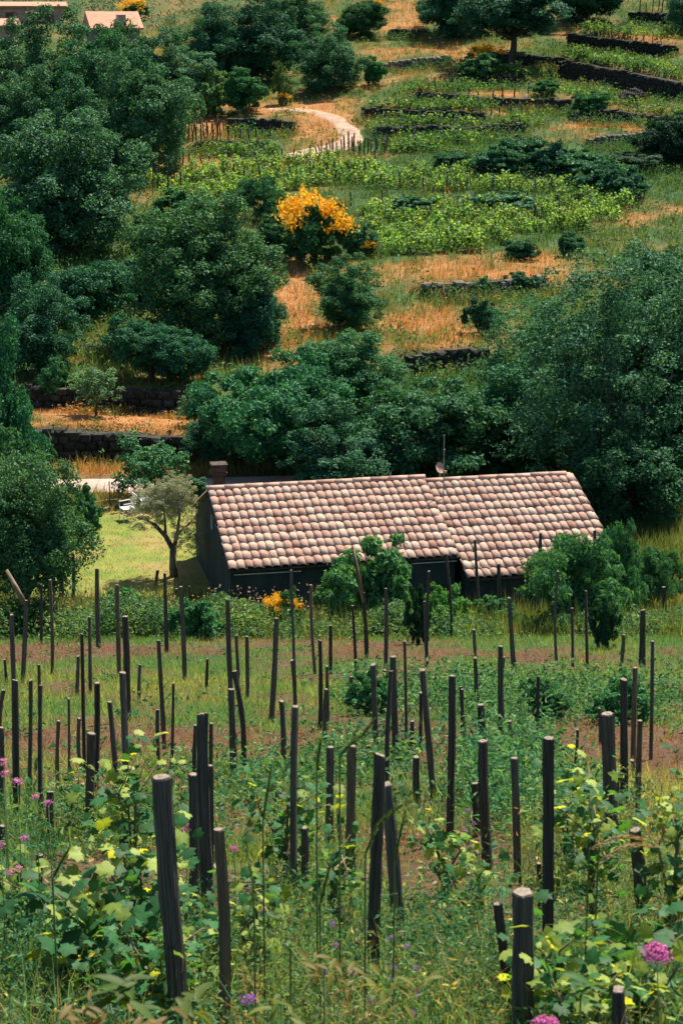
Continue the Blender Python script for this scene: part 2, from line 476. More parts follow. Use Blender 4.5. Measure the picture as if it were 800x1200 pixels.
SOIL = [(490, 1030, 90, 42, 0, 1.3), (295, 1020, 50, 36, 0, 1.2), (560, 1090, 60, 30, 0, .7), (200, 1000, 30, 30, 0, .9), (90, 1010, 40, 20, 0, .5), (660, 1010, 60, 14, 0, .5), (100, 760, 90, 14, .04, .6), (230, 770, 50, 12, -.05, .5), (400, 765, 110, 20, 0, .8), (620, 768, 160, 14, .03, .75), (330, 800, 70, 14, 0, .5), (480, 790, 80, 14, 0, .6), (690, 868, 170, 28, .0, 2.2), (480, 880, 60, 20, 0, .9), (540, 975, 60, 20, 0, .9), (180, 930, 70, 18, 0, .8), (300, 868, 210, 18, 0, 1.0), 
        (110, 780, 120, 16, 0, .55), (420, 1010, 60, 24, 0, .6), (650, 1090, 60, 70, 0, .4),
        (185, 1005, 36, 36, 0, .6), (560, 985, 40, 18, 0, .5), (420, 840, 60, 20, 0, .4), (60, 930, 60, 12, 0, .3), (775, 690, 50, 18, 0, .8)]
YEL = [(775, 925, 75, 50, 0, 1.6), (330, 1000, 200, 40, 0, .5), (120, 620, 120, 60, 0, .6), (780, 715, 60, 20, 0, .6), (60, 870, 160, 60, 0, .3), (400, 800, 400, 20, 0, .3), (700, 1040, 90, 40, 0, .5),
       (140, 398, 60, 20, -.2, .8), (190, 440, 60, 12, 0, .4)]

def blobs(lst, u, v):
    out = np.zeros(np.shape(u))
    for u0, v0, ru, rv, sl, am in lst:
        out = out + am * np.exp(-((u - u0) / ru) ** 4 - ((v - v0 - sl * (u - u0)) / rv) ** 2)
    return out

def zones(x, y, z):
    u, v = proj(x, y, z)
    n1 = noise(x, y, 2.5, 21, 3); n2 = noise(x, y, 0.7, 33, 2)
    far = sstep(50, 56, y)
    dry = far * (0.12 + 0.5 * n1 + 0.3 * n2) + blobs(DRY, u, v) * (.72 + .5 * n1 + .35 * n2) - blobs(LUSH, u, v) * 0.7
    soil = (1 - far) * (blobs(SOIL, u, v) * (0.7 + 0.8 * n1 + .7 * n2) + 0.16 + 0.75 * n2 + 0.5 * n1)
    yel = blobs(YEL, u, v) + 0.35 * n1
    return np.clip(dry, 0, 1), np.clip(soil, 0, 1), np.clip(yel, 0, 1), np.clip(blobs(LUSH, u, v), 0, 1)

C_GREEN = np.array([0.040, 0.085, 0.03]); C_YEL = np.array([0.17, 0.165, 0.04]); C_DRY = np.array([0.30, 0.15, 0.062])
C_SOIL = np.array([0.088, 0.054, 0.036]); C_LUSH = np.array([0.025, 0.075, 0.035])
def mix3(a_, b_, t): return a_ * (1 - t[:, None]) + b_ * t[:, None]

# ------------------------------------------------------------------ ground sheet
def build_ground():
    ys = [-25.0]
    while ys[-1] < 1.0: ys.append(ys[-1] + 1.0)
    while ys[-1] < 175: ys.append(ys[-1] + max(0.08, 0.0048 * ys[-1]))
    while ys[-1] < 590: ys.append(ys[-1] + 0.04 * ys[-1])
    ys = np.array(ys)
    nx = 151
    t = np.linspace(-1, 1, nx)
    t = t * (0.62 + 0.38 * np.abs(t) ** 3)
    half = 12 + 0.42 * np.clip(ys, 0, None)
    X = t[None, :] * half[:, None]; Y = np.repeat(ys[:, None], nx, 1)
    x, y = X.ravel(), Y.ravel()
    z = terr(x, y)
    dry, soil, yel, lush = zones(x, y, z)
    c = mix3(np.repeat(C_GREEN[None], len(x), 0), C_YEL, yel * 0.7)
    c = mix3(c, C_LUSH, lush * 0.6)
    c = mix3(c, C_DRY, dry)
    c = mix3(c, C_SOIL, np.clip(soil * 1.3, 0, 1))
    ny = len(ys)
    i = np.arange(ny - 1)[:, None] * nx + np.arange(nx - 1)[None, :]
    Q = np.stack([i, i + 1, i + nx + 1, i + nx], -1).reshape(-1, 4)
    me = new_mesh("ground", np.stack([x, y, z], 1), [Q], [M['ground']], col=c, smooth=True)
    o = link("ground", me)
    o["kind"] = "structure"
build_ground()

def draped(name, pts, width, mt, off=0.03, n=60, m=8):
    """a strip following world points over the ground"""
    pts = np.array(pts, float)
    d = np.concatenate([[0], np.cumsum(np.hypot(*np.diff(pts[:, :2], axis=0).T))])
    s = np.linspace(0, d[-1], n)
    cx, cy = np.interp(s, d, pts[:, 0]), np.interp(s, d, pts[:, 1])
    k = np.ones(5) / 5
    cx = np.convolve(np.pad(cx, 2, mode='edge'), k, 'valid'); cy = np.convolve(np.pad(cy, 2, mode='edge'), k, 'valid')
    tx, ty = np.gradient(cx), np.gradient(cy); l = np.hypot(tx, ty); tx /= l; ty /= l
    w = np.interp(s, d, width) if hasattr(width, '__len__') else np.full(n, width)
    w = w * (1 + 0.12 * noise(s, s * 0, 1.3, 5))
    q = np.linspace(-.5, .5, m)
    x = cx[:, None] - ty[:, None] * q * w[:, None]; y = cy[:, None] + tx[:, None] * q * w[:, None]
    z = terr(x, y) + off - 0.05 * (np.abs(q) > .49)
    i = np.arange(n - 1)[:, None] * m + np.arange(m - 1)[None]
    Q = np.stack([i, i + m, i + m + 1, i + 1], -1).reshape(-1, 4)
    o = link(name, new_mesh(name, np.stack([x, y, z], -1).reshape(-1, 3), [Q], [mt], smooth=True))
    o["kind"] = "structure"; return o

tp = [hit(u, v) for u, v in ((338, 187), (372, 178), (402, 171), (413, 164), (408, 152), (396, 141), (380, 134), (350, 129), (310, 128))]
draped("dirt_track", tp, [1.9, 1.8, 1.7, 1.5, 1.2, 1.1, 1.2, 1.3, 1.3], M['dirt'], 0.05)
r0 = hit(160, 569)
draped("road", [(r0[0] - 9, r0[1] + .3), (r0[0] - 4, r0[1]), (r0[0], r0[1]), (r0[0] + 2.2, r0[1] + .1), (r0[0] + 5, r0[1] + .4)], 1.7, M['road'], 0.02)

def lawn():
    poly = np.array([hit(u, v)[:2] for u, v in ((112, 604), (150, 593), (240, 586), (250, 640), (250, 700), (20, 702), (40, 650))])
    def inside(x, y):
        r = np.zeros(x.shape, bool)
        for i in range(len(poly)):
            (x1, y1), (x2, y2) = poly[i], poly[i - 1]
            r ^= ((y1 > y) != (y2 > y)) & (x < (x2 - x1) * (y - y1) / (y2 - y1 + 1e-9) + x1)
        return r
    gx, gy = np.meshgrid(np.arange(-9, -1, .12), np.arange(36, 52, .12))
    keep = inside(gx + noise(gx, gy, .8, 2) * .15, gy)
    nx = gx.shape[1]
    z = terr(gx, gy) + 0.012
    i = (np.arange(gx.shape[0] - 1)[:, None] * nx + np.arange(nx - 1)[None])
    k = keep[:-1, :-1] & keep[1:, 1:]
    i = i[k]
    Q = np.stack([i, i + 1, i + nx + 1, i + nx], -1)
    o = link("lawn", new_mesh("lawn", np.stack([gx, gy, z], -1).reshape(-1, 3), [Q], [M['lawn']], smooth=True))
    o["kind"] = "structure"
    return inside
in_lawn = lawn()

# ------------------------------------------------------------------ dry stone walls
def stone_mesh(i, mt):
    rng = np.random.default_rng(100 + i)
    V = np.array([(x, y, z) for z in (-.5, .5) for y in (-.5, .5) for x in (-.5, .5)])
    V = V * rng.uniform(.78, 1.0, (8, 3)) + rng.normal(0, .04, (8, 3))
    front = []
    V2 = np.concatenate([V, [[0.0, -.62 + rng.normal(0, .05), 0.0], [0, 0, .6], [0, .5, 0]]])
    T = [(0, 1, 8), (1, 5, 8), (5, 4, 8), (4, 0, 8), (4, 5, 9), (5, 7, 9), (7, 6, 9), (6, 4, 9)]
    Q = [(0, 2, 3, 1), (0, 4, 6, 2), (1, 3, 7, 5), (2, 6, 7, 3)]
    return new_mesh("stone", V2, [np.array(Q), np.array(T)], [mt])
ST_DARK = [stone_mesh(i, M['lava']) for i in range(5)]
ST_PALE = [stone_mesh(i + 9, M['pale_stone']) for i in range(5)]

def stone_wall(nm, label, size, single, pale=False):
    p, q, h = WPTS[nm]
    d = q[:2] - p[:2]; L = math.hypot(*d); d /= L
    nrm = np.array([d[1], -d[0]])            # towards the camera
    rz = math.atan2(d[1], d[0])
    root = thing("dry_stone_wall", label, "stone wall", (p[0], p[1], float(terr(p[0], p[1] - .3))), rz, "dry stone walls holding up the terraces")
    inv = Matrix.Rotation(-rz, 4, 'Z')
    rng = random.Random(nm)
    core = MB(); joined = []
    nseg = max(2, int(L / 1.5))
    V = []
    for k in range(nseg + 1):
        s = L * k / nseg
        c = p[:2] + d * s
        zt = float(terr(*(c - nrm * 1.0))) - 0.04; zb = float(terr(*(c + nrm * .5))) - .3
        for yy in (-.02, .55):
            V.append((s, yy, zb - root.location.z)); V.append((s, yy, zt - root.location.z - .05))
    Q = []
    for k in range(nseg):
        a_ = k * 4
        Q += [(a_, a_ + 4, a_ + 5, a_ + 1), (a_ + 1, a_ + 5, a_ + 7, a_ + 3), (a_ + 2, a_ + 3, a_ + 7, a_ + 6)]
    link("rubble_core", new_mesh("rubble_core", V, [np.array(Q)], [M['lava']]), root)
    lib = ST_PALE if pale else ST_DARK
    jV, jQ, jT, n0 = [], [], [], 0
    s = 0.0
    cols = max(1, int(L / size))
    for k in range(cols):
        s = (k + .5) * L / cols
        c = p[:2] + d * s
        zt = float(terr(*(c - nrm * 1.0))) + rng.uniform(-.12, .02); zb = float(terr(*(c + nrm * .3))) - .06
        rows = max(1, int(round((zt - zb) / (size * .72))))
        for r in range(rows):
            off = (r % 2 - .5) * .5 * L / cols
            zc = zb + (r + .5) * (zt - zb) / rows
            loc = Vector((s + off + rng.uniform(-.03, .03), rng.uniform(-.05, .05) + .10 * r / rows, zc - root.location.z))
            scl = (L / cols * rng.uniform(.9, 1.12), .34, (zt - zb) / rows * rng.uniform(.88, 1.08))
            rot = (rng.uniform(-.08, .08), rng.uniform(-.1, .1), rng.uniform(-.12, .12))
            me = rng.choice(lib)
            if single:
                link("stone", me, root, loc, rot, scl)
            else:
                mw = Matrix.LocRotScale(loc, Euler(rot), scl)
                vv = np.array([mw @ v.co for v in me.vertices])
                for pl in me.polygons:
                    (jQ if len(pl.vertices) == 4 else jT).append([i + n0 for i in pl.vertices])
                jV.append(vv); n0 += len(vv)
    if not single:
        o = link("stones", new_mesh("stones", np.concatenate(jV), [np.array(jQ), np.array(jT)], [M['pale_stone'] if pale else M['lava']]), root)
        o["kind"] = "stuff"

stone_wall("near_low", "tall dark dry stone wall below the orange meadow behind the lawn", .34, True)
stone_wall("second", "low dark stone wall along the back of the orange meadow", .36, True)
stone_wall("grassy", "mossy low stone edge under the sunlit grassy bank", .36, True)
stone_wall("mid", "grey stone wall between two orange grass terraces above the big tree", .42, True, True)
stone_wall("mid_low", "short dark wall under the green and orange grass left of the big tree", .4, True)
for nm, lb, pl in (
  ("upper_short", "short grey stone wall under a dry grass strip beside a round dark tree", True),
  ("stake_a", "uppermost of three dark walls on the staked terraces above the vineyard", False),
  ("stake_b", "middle of three dark walls on the staked terraces above the vineyard", False),
  ("stake_c", "lowest of three dark walls on the staked terraces above the vineyard", False),
  ("high_a", "dark terrace wall second from the top at the upper right", False),
  ("high_b", "highest short terrace wall in the upper right corner", False),
  ("high_c", "long slanting dark wall under the pink dry grass strip", False),
  ("shade", "shaded wall behind the tall tree on the upper terraces", False),
  ("left_a", "dark terrace wall just left of the dirt track bend", False),
  ("left_b", "dark terrace wall directly above the left end of the vineyard", False),
  ("right_low", "low wall below the orange slope beside the dark thicket", True),
  ("lane_right", "short dark wall between the lighter bushy tree and the dark wide tree", False), ("far_right", "dark terrace wall above the orange slope at the right edge", False), ("vine_edge", "low dark wall at the right end of the upper vine rows", False),
  ("broom", "dark wall below the yellow broom under the tall tree", False)):
    stone_wall(nm, lb, .32, False, pl)

# ------------------------------------------------------------------ the farm hut
ORG = at(268, 668, 39.0)
PSI, AL = math.radians(12.0), math.radians(17.5)
RX = np.array([math.cos(PSI), math.sin(PSI), 0]); RB = np.array([-math.sin(PSI), math.cos(PSI), 0])
PITCH = 0.1907
def roof_tile_mesh(k):
    rng = np.random.default_rng(k)
    w, ln = PITCH, 0.41
    bw = w * rng.uniform(.87, .91)
    V = []
    prof = [(bw * (0.5 - 0.5 * math.cos(math.pi * i / 6)), math.sin(math.pi * i / 6)) for i in range(7)]
    prof += [(bw + (w + .02 - bw) * .5, -.05), (w + .025, .02)]
    def ring(y, hh, sc_, dz):
        for (x, s) in prof:
            V.append(((x - bw / 2) * sc_ + bw / 2, y, hh * s + dz))
    ring(0, .037, 1.04, .015); ring(ln, .031, .95, -.003)
    for (x, s) in prof: V.append(((x - bw / 2) * 1.0 + bw / 2, 0.004,   .037 * s + .015 - .013))
    n = len(prof)
    Q = []
    for i in range(n - 1):
        Q.append((i, i + 1, n + i + 1, n + i)); Q.append((2 * n + i, 2 * n + i + 1, i + 1, i))
    return new_mesh("roof_tile", V, [np.array(Q)], [M['tile']], smooth=False)
TILES = [roof_tile_mesh(k) for k in range(4)]
for t_ in TILES:
    t_.polygons.foreach_set("use_smooth", [i % 2 == 0 for i in range(len(t_.polygons))])

def ridge_tile_mesh():
    V, Q = [], []
    n = 8
    for y, r_ in ((0, .105), (.47, .092)):
        for i in range(n):
            an = math.pi * i / (n - 1)
            V.append((y, r_ * math.cos(an), r_ * .8 * math.sin(an)))
    for i in range(n):
        an = math.pi * i / (n - 1)
        V.append((0.003, .088 * math.cos(an), .088 * .8 * math.sin(an)))
    for i in range(n - 1):
        Q.append((i, n + i, n + i + 1, i + 1)); Q.append((i, i + 1, 2 * n + i + 1, 2 * n + i))
    return new_mesh("ridge_tile", V, [np.array(Q)], [M['tile']], smooth=True)
RIDGE = ridge_tile_mesh()

def local_matrix(psi): return Matrix.Rotation(psi, 4, 'Z')

def roof_side(roof, name, x0, y0, z0, al, width, rows, expo, ncol_rows=None, seed=0, back=False):
    """lay tiles over a slope; x along the ridge, origin at the eave's left end"""
    rng = random.Random(seed)
    ncol = int(round(width / PITCH))
    for c in range(ncol):
        nr = rows if ncol_rows is None else ncol_rows(c, ncol)
        for r in range(rows - nr, rows):
            s = r * expo + rng.uniform(-.02, .02)
            ly, lz = s * math.cos(al), s * math.sin(al)
            rot = Euler((al + rng.uniform(-.015, .015), rng.uniform(-.02, .02), rng.uniform(-.045, .045)))
            loc = (x0 + c * PITCH + rng.uniform(-.008, .008), y0 + ly, z0 + lz + .03 + rng.uniform(-.004, .006))
            if back:
                rot = Euler((al, 0, math.pi)); loc = (x0 + (c + 1) * PITCH, y0 - ly, z0 + lz + .03)
            link(name, rng.choice(TILES), roof, loc, rot)

def prism(V, mats): # pentagon wall section extruded along x
    pass

def hut():
    # ---- left, taller part
    gz = -13.3
    root = thing("farm_hut", "low dark-walled farm hut with pink clay tile roof and chimney", "hut", (ORG[0], ORG[1], gz), PSI)
    zo = ORG[2] - gz
    W, L = 5.15, 3.3
    run, rise = L * math.cos(AL), L * math.sin(AL)
    brun = 2.6; brise = brun * math.tan(math.radians(21))
    x0, x1 = 0.05, W - 0.04
    y0, yr, y1 = 0.12, run, run + brun
    zf, zr, zb = zo - .04, zo + rise - .06, zo + rise - .06 - brise
    P = [(y0, 0), (y0, zf), (yr, zr), (y1, zb), (y1, 0)]
    V = [(x, y, z) for x in (x0, x1) for (y, z) in P]
    m_ = new_mesh("wall", V, [np.array([(0, 5, 6, 1), (3, 8, 9, 4), (1, 6, 7, 2), (2, 7, 8, 3)]), np.array([(0, 1, 2, 3, 4), (9, 8, 7, 6, 5)])], [M['plaster']])
    wall = link("wall", m_, root)
    vent = MB(); vent.box((x0 - .006, yr - .30, zr - .62), (.02, .10, .34)); link("vent_slit", vent.mesh("vent_slit", [M['pipe']]), wall)
    dm = MB(); dm.box((2.2, y0 - .01, .55), (.75, .05, 1.1)); link("door", dm.mesh("door", [M['deck']]), root)
    roof = link("roof", new_mesh("roof", [(-.02, 0, zo - .02), (W + .02, 0, zo - .02), (W + .02, run, zo + rise - .02), (-.02, run, zo + rise - .02), (W + .02, y1 + .15, zb - .04), (-.02, y1 + .15, zb - .04),
              (-.02, 0, zo - .05), (W + .02, 0, zo - .05), (W + .02, y1 + .15, zb - .08), (-.02, y1 + .15, zb - .08), (-.02, run, zo + rise - .056), (W + .02, run, zo + rise - .056)],
              [np.array([(0, 1, 2, 3), (3, 2, 4, 5), (0, 6, 7, 1), (5, 4, 8, 9), (0, 3, 10, 6), (3, 5, 9, 10), (1, 7, 11, 2), (2, 11, 8, 4)])], [M['deck']]), root)
    roof_side(roof, "tile", 0, -.05, zo - .01, AL, W, 10, L / 10, seed=4)
    # back slope: one mesh of rows, seen only as a thin edge
    bt = MB()
    nb = int(W / PITCH)
    for c in range(nb):
        s0, s1 = (run + .02, zo + rise + .0), (y1 + .2, zb - .02)
        pts = [(c * PITCH + .09, s0[0] + (s1[0] - s0[0]) * t, s0[1] + (s1[1] - s0[1]) * t + .02) for t in (0, .33, .66, 1)]
        bt.tube(pts, [.058, .065, .065, .07], 6, True)
    o = link("back_tiles", bt.mesh("back_tiles", [M['tile']], True), roof); o["kind"] = "stuff"
    for k in range(12):
        link("ridge_tile", RIDGE, roof, (-.04 + k * .432, run, zo + rise + .035 + random.uniform(-.006, .006)), (0, -.02, random.uniform(-.02, .02)))
    # verge tiles along the left slope edge
    # chimney on the back slope
    ch = MB()
    cx, cy = .35, run + .55; cz = zo + rise - .32
    ch.box((cx, cy, cz + .2), (.26, .26, .75))
    link_c = link("chimney", ch.mesh("chimney", [M['chimney']]), roof)
    cp = MB(); cp.box((cx, cy, cz + .60), (.36, .36, .055)); cp.box((cx, cy, cz + .70), (.32, .32, .15)); cp.box((cx, cy, cz + .80), (.38, .38, .05))
    link("chimney_cap", cp.mesh("chimney_cap", [M['chimney']]), link_c)
    gt = MB(); gt.tube([(.12, .03, zo - .13), (1.6, .03, zo - .135)], .014, 6); gt.tube([(4.1, .03, zo - .12), (5.12, .03, zo - .12)], .014, 6)
    link("gutter_rod", gt.mesh("gutter_rod", [M['pipe']]), root)

    # ---- right, lower annex
    RR = np.array([W * 1.0 + .05, run, zo + rise])             # in hut coordinates
    wpos = ORG + RX * RR[0] + np.array([0, 0, 0])
    al2 = math.radians(18.5)
    L2, rows2 = 3.96, 12
    W2 = 20 * PITCH
    run2, rise2 = L2 * math.cos(al2), L2 * math.sin(al2)
    zr2 = ORG[2] + rise - .10                                   # ridge height
    ze2 = zr2 - rise2
    g2 = -13.45
    A0 = ORG + RX * (W - .12) + RB * (run - run2 + .05)
    root2 = thing("hut_annex", "right-hand lower annex of the farm hut with long tiled roof and aerial", "hut", (A0[0], A0[1], g2), PSI)
    zo2 = ze2 - g2
    P = [(.12, 0), (.12, zo2 - .04), (run2, zo2 + rise2 - .06), (run2 + 2.2, zo2 + rise2 - .85), (run2 + 2.2, 0)]
    xs0, xs1 = .26, W2 - .03
    V = [(x, y, z) for x in (xs0, xs1) for (y, z) in P]
    link("wall", new_mesh("wall", V, [np.array([(0, 5, 6, 1), (3, 8, 9, 4), (1, 6, 7, 2), (2, 7, 8, 3)]), np.array([(0, 1, 2, 3, 4), (9, 8, 7, 6, 5)])], [M['plaster']]), root2)
    yb, zbk = run2 + 2.3, zo2 + rise2 - .9
    xa = .20
    roof2 = link("roof", new_mesh("roof", [(xa, 0, zo2 - .02), (W2, 0, zo2 - .02), (W2, run2, zo2 + rise2 - .02), (xa, run2, zo2 + rise2 - .02), (W2, yb, zbk), (xa, yb, zbk),
              (xa, 0, zo2 - .06), (W2, 0, zo2 - .06), (W2, run2, zo2 + rise2 - .057), (W2, yb, zbk - .04)],
              [np.array([(0, 1, 2, 3), (3, 2, 4, 5), (0, 6, 7, 1), (1, 7, 8, 2), (2, 8, 9, 4)])], [M['deck']]), root2)
    def nr(c, n): return 12
    x_off = .19
    roof_side(roof2, "tile", x_off, -.05, zo2 - .01, al2, W2 - x_off, rows2, L2 / rows2, nr, seed=9)
    bt = MB()
    for c in range(int((W2 - x_off) / PITCH)):
        pts = [(x_off + c * PITCH + .09, run2 + .02 + (yb - run2) * t, zo2 + rise2 + (zbk - zo2 - rise2) * t + .02) for t in (0, .5, 1)]
        bt.tube(pts, [.058, .065, .07], 6, True)
    o = link("back_tiles", bt.mesh("back_tiles", [M['tile']], True), roof2); o["kind"] = "stuff"
    for k in range(8):
        link("ridge_tile", RIDGE, roof2, (x_off - .02 + k * .432, run2, zo2 + rise2 + .03 + random.uniform(-.006, .006)), (0, -.02, random.uniform(-.02, .02)))
    an = MB()
    sx, sy = .42, run2 - .75
    sz = zo2 + rise2 - .75 * math.tan(al2) + .02
    an.tube([(sx, sy, sz - .1), (sx, sy, sz + 1.55)], .013, 6)
    an.tube([(sx - .02, sy, sz + 1.2), (sx + .02, sy, sz + 1.2)], .02, 6)
    mast = link("aerial_mast", an.mesh("aerial_mast", [M['metal']]), root2)
    # small dish just behind the ridge
    dm = MB()
    dm.tube([(.62, run2 + .35, zo2 + rise2 - .3), (.62, run2 + .35, zo2 + rise2 + .26)], .015, 6)
    rings = []
    for rr, dz in ((0.0, .0), (.06, .006), (.11, .02), (.14, .04)):
        rings.append([(rr * math.cos(t), -dz, rr * math.sin(t)) for t in np.arange(10) * 2 * math.pi / 10])
    V = np.array(sum(rings, [])); Q = [(i * 10 + j, i * 10 + (j + 1) % 10, (i + 1) * 10 + (j + 1) % 10, (i + 1) * 10 + j) for i in range(3) for j in range(10)]
    Rm = np.array(Euler((math.radians(-25), 0, math.radians(30))).to_matrix())
    dm.add(V @ Rm.T + np.array([.60, run2 + .33, zo2 + rise2 + .26]), Q)
    dm.tube([(.60, run2 + .33, zo2 + rise2 + .26), (.70, run2 + .16, zo2 + rise2 + .2)], .008, 5)
    dm.box((.71, run2 + .15, zo2 + rise2 + .2), (.05, .06, .06))
    link("satellite_dish", dm.mesh("satellite_dish", [M['wall_pink']]), root2)
hut()

# ------------------------------------------------------------------ far houses at the top left
def far_house(label, ul, vl, ur, vr, Y, depth, wall_m, roof_m, eave_px, roof_px, name="village_house", box=False):
    a_ = at(ul, vl, Y); b_ = at(ur, vr, Y)
    k = ppm(a_)
    zb = float(terr(a_[0], Y)) - 1.0
    ze = a_[2] - 0.0
    w = b_[0] - a_[0]
    root = thing(name, label, "house", (a_[0], Y, zb), math.radians(6))
    H = ze - zb
    rise = roof_px / k
    mb = MB(); mb.box((w / 2, depth / 2, H / 2), (w, depth, H)); link("wall", mb.mesh("wall", [wall_m]), root)
    V = [(-.3, -.35, H + .02), (w + .3, -.35, H + .02), (w + .3, depth * .55, H + rise), (-.3, depth * .55, H + rise), (w + .3, depth + .3, H + .1), (-.3, depth + .3, H + .1),
         (-.3, -.35, H - .12), (w + .3, -.35, H - .12), (w + .3, depth + .3, H - .05), (-.3, depth + .3, H - .05)]
    link("roof", new_mesh("roof", V, [np.array([(0, 1, 2, 3), (3, 2, 4, 5), (0, 6, 7, 1), (5, 4, 8, 9)]), np.array([(0, 3, 6), (3, 5, 9), (3, 9, 6), (1, 7, 2), (2, 8, 4), (2, 7, 8)])], [roof_m]), root)
    for f in (.25, .55, .8):
        wm = MB(); wm.box((w * f, -.005, H * .6), (.7, .05, .9))
        link("window", wm.mesh("window", [M['deck']]), root)
    if box:
        d = MB(); d.box((w * .62, .6, H + rise * .38), (w * .16, 1.5, rise * .85)); link("dormer", d.mesh("dormer", [M['wall_pink']]), root)
    return root
h_ = far_house("orange roofed house with a pale boxy dormer behind the treetops", 110, 33, 164, 36, 150, 5, M['wall_dark'], M['roof_far'], 0, 19, box=True)
h_.rotation_euler.z = math.radians(14)
far_house("small pink roofed building at the left edge of the treetops", -22, 30, 15, 30, 150, 5, M['wall_pink'], M['roof_far'], 0, 8)
far_house("long pale pink building beyond the trees in the top left corner", -10, 7, 74, 7, 172, 6, M['wall_pink'], M['roof_far'], 0, 5)

# ------------------------------------------------------------------ tree crowns
def crown_mesh(name, seed, lobes=14, sub=13, leaves=150, leaf=0.05, top=1.0, flat=1.0, lobe_r=(.30, .48), mt=None, sub_r=(.10, .17),
               narrow=0.0, base_c=(0.022, 0.098, 0.060), light_c=(0.095, 0.23, 0.105), wl=0.55, upbias=.35, asp=1.9):
    """unit crown: radius 1, height 0..1 ; lobes > clumps > leaves"""
    rng = np.random.default_rng(seed)
    LC = []
    LR = []
    for i in range(lobes):
        for _ in range(30):
            d = unit(rng.normal(size=3)); r_ = rng.uniform(.3, .72)
            p = np.array([d[0] * r_, d[1] * r_, asp * .5 + d[2] * r_ * asp * .55])
            p[:2] *= (1 - narrow * max(0, p[2] / asp))
            if all(np.linalg.norm(p - q) > .26 for q in LC): break
        LC.append(p); LR.append(rng.uniform(*lobe_r) * (1 - .5 * narrow * max(0, p[2] / asp)))
    LC.append(np.array([0, 0, asp * .45])); LR.append(.6)
    zs = min(1.0, asp * .6)
    Cs, Ns = [], []
    for p, R_ in zip(LC, LR):
        nsub = int(sub * (R_ / .4) ** 2) + 2
        d = unit(rng.normal(size=(nsub, 3)) + np.array([0, 0, .25]))
        cc = p + d * R_ * np.array([1, 1, zs]) * rng.uniform(.6, 1.08, (nsub, 1))
        for c_, dd in zip(cc, d):
            sr = rng.uniform(*sub_r)
            nl = int(leaves * (sr / .135) ** 2)
            e_ = unit(rng.normal(size=(nl, 3)) + np.array([0, 0, .3]))
            rr = sr * (rng.uniform(0.25, 1, (nl, 1)) ** .5) * np.where(rng.random((nl, 1)) < .08, 1.45, 1)
            Cs.append(c_ + e_ * rr * np.array([1, 1, zs * .8]))
            Ns.append(unit(e_ * .55 + dd * .35 + np.array([0, 0, upbias]) + rng.normal(size=(nl, 3)) * .55))
    C = np.concatenate(Cs); N = np.concatenate(Ns)
    C[:, 2] = np.clip(C[:, 2], -.05, None)
    r_ = rng.random(len(C))
    L_ = leaf * rng.uniform(.65, 1.35, len(C))
    V, Q = leaf_kites(C, N, L_, L_ * wl, .12, rng)
    t = np.clip(r_ ** 2.2, 0, 1)
    cols = np.array(base_c) * (1 - t[:, None]) + np.array(light_c) * t[:, None]
    cols = np.repeat(cols, 4, 0)
    mn, mx = C.min(0), C.max(0)
    sxy = np.percentile(np.hypot(C[:, 0], C[:, 1]), 98)
    V[:, :2] /= sxy
    V[:, 2] = (V[:, 2] - np.percentile(C[:, 2], .5)) / (np.percentile(C[:, 2], 99.6) - np.percentile(C[:, 2], .5)) * top
    return new_mesh(name, V, [Q], [mt or M['leaf']], col=cols)

CROWN = [crown_mesh("crown", 1), crown_mesh("crown", 2, lobes=16, lobe_r=(.25, .42)), crown_mesh("crown", 3, lobes=11, lobe_r=(.34, .52)),
         crown_mesh("crown", 4, lobes=18, lobe_r=(.22, .4), leaves=140), crown_mesh("crown", 5, narrow=.55, lobes=15)]
WIDE = [crown_mesh("crown", 61, asp=1.05, lobes=14, lobe_r=(.24, .40)), crown_mesh("crown", 62, asp=1.15, lobes=17, lobe_r=(.22, .38))]
LOWB = [crown_mesh("bush", 63, asp=.75, lobes=12, sub=10, leaves=100, leaf=.085, lobe_r=(.22, .36)), crown_mesh("bush", 64, asp=.8, lobes=14, sub=9, leaves=100, leaf=.085, lobe_r=(.2, .36))]
HUGE = [crown_mesh("crown", 71, lobes=42, sub=20, leaves=170, leaf=.031, lobe_r=(.22, .36), sub_r=(.06, .12), asp=2.3)]
BIG = [crown_mesh("crown", 21, lobes=34, sub=20, leaves=135, leaf=.042, lobe_r=(.26, .40), sub_r=(.075, .14)),
       crown_mesh("crown", 22, lobes=30, sub=20, leaves=135, leaf=.043, lobe_r=(.27, .44), sub_r=(.075, .14))]
BUSH = [crown_mesh("bush", 31, lobes=9, sub=10, leaves=110, leaf=.085, lobe_r=(.3, .5), asp=1.3), crown_mesh("bush", 32, lobes=11, sub=9, leaves=105, leaf=.09, lobe_r=(.25, .45), asp=1.3),
        crown_mesh("bush", 33, lobes=10, sub=9, leaves=130, leaf=.09, wl=.22, lobe_r=(.3, .5), upbias=.1, asp=1.3)]
LOOSE = [crown_mesh("crown", 41, lobes=14, sub=6, leaves=42, leaf=.085, lobe_r=(.3, .5), wl=.6, sub_r=(.09, .16)),
         crown_mesh("crown", 42, lobes=12, sub=7, leaves=46, leaf=.08, lobe_r=(.28, .48), wl=.6, sub_r=(.09, .16))]
OLIVE = crown_mesh("crown", 51, lobes=16, sub=6, leaves=52, leaf=.075, wl=.25, asp=1.4, lobe_r=(.2, .42), sub_r=(.08, .15), base_c=(.22, .27, .19), light_c=(.40, .45, .33))

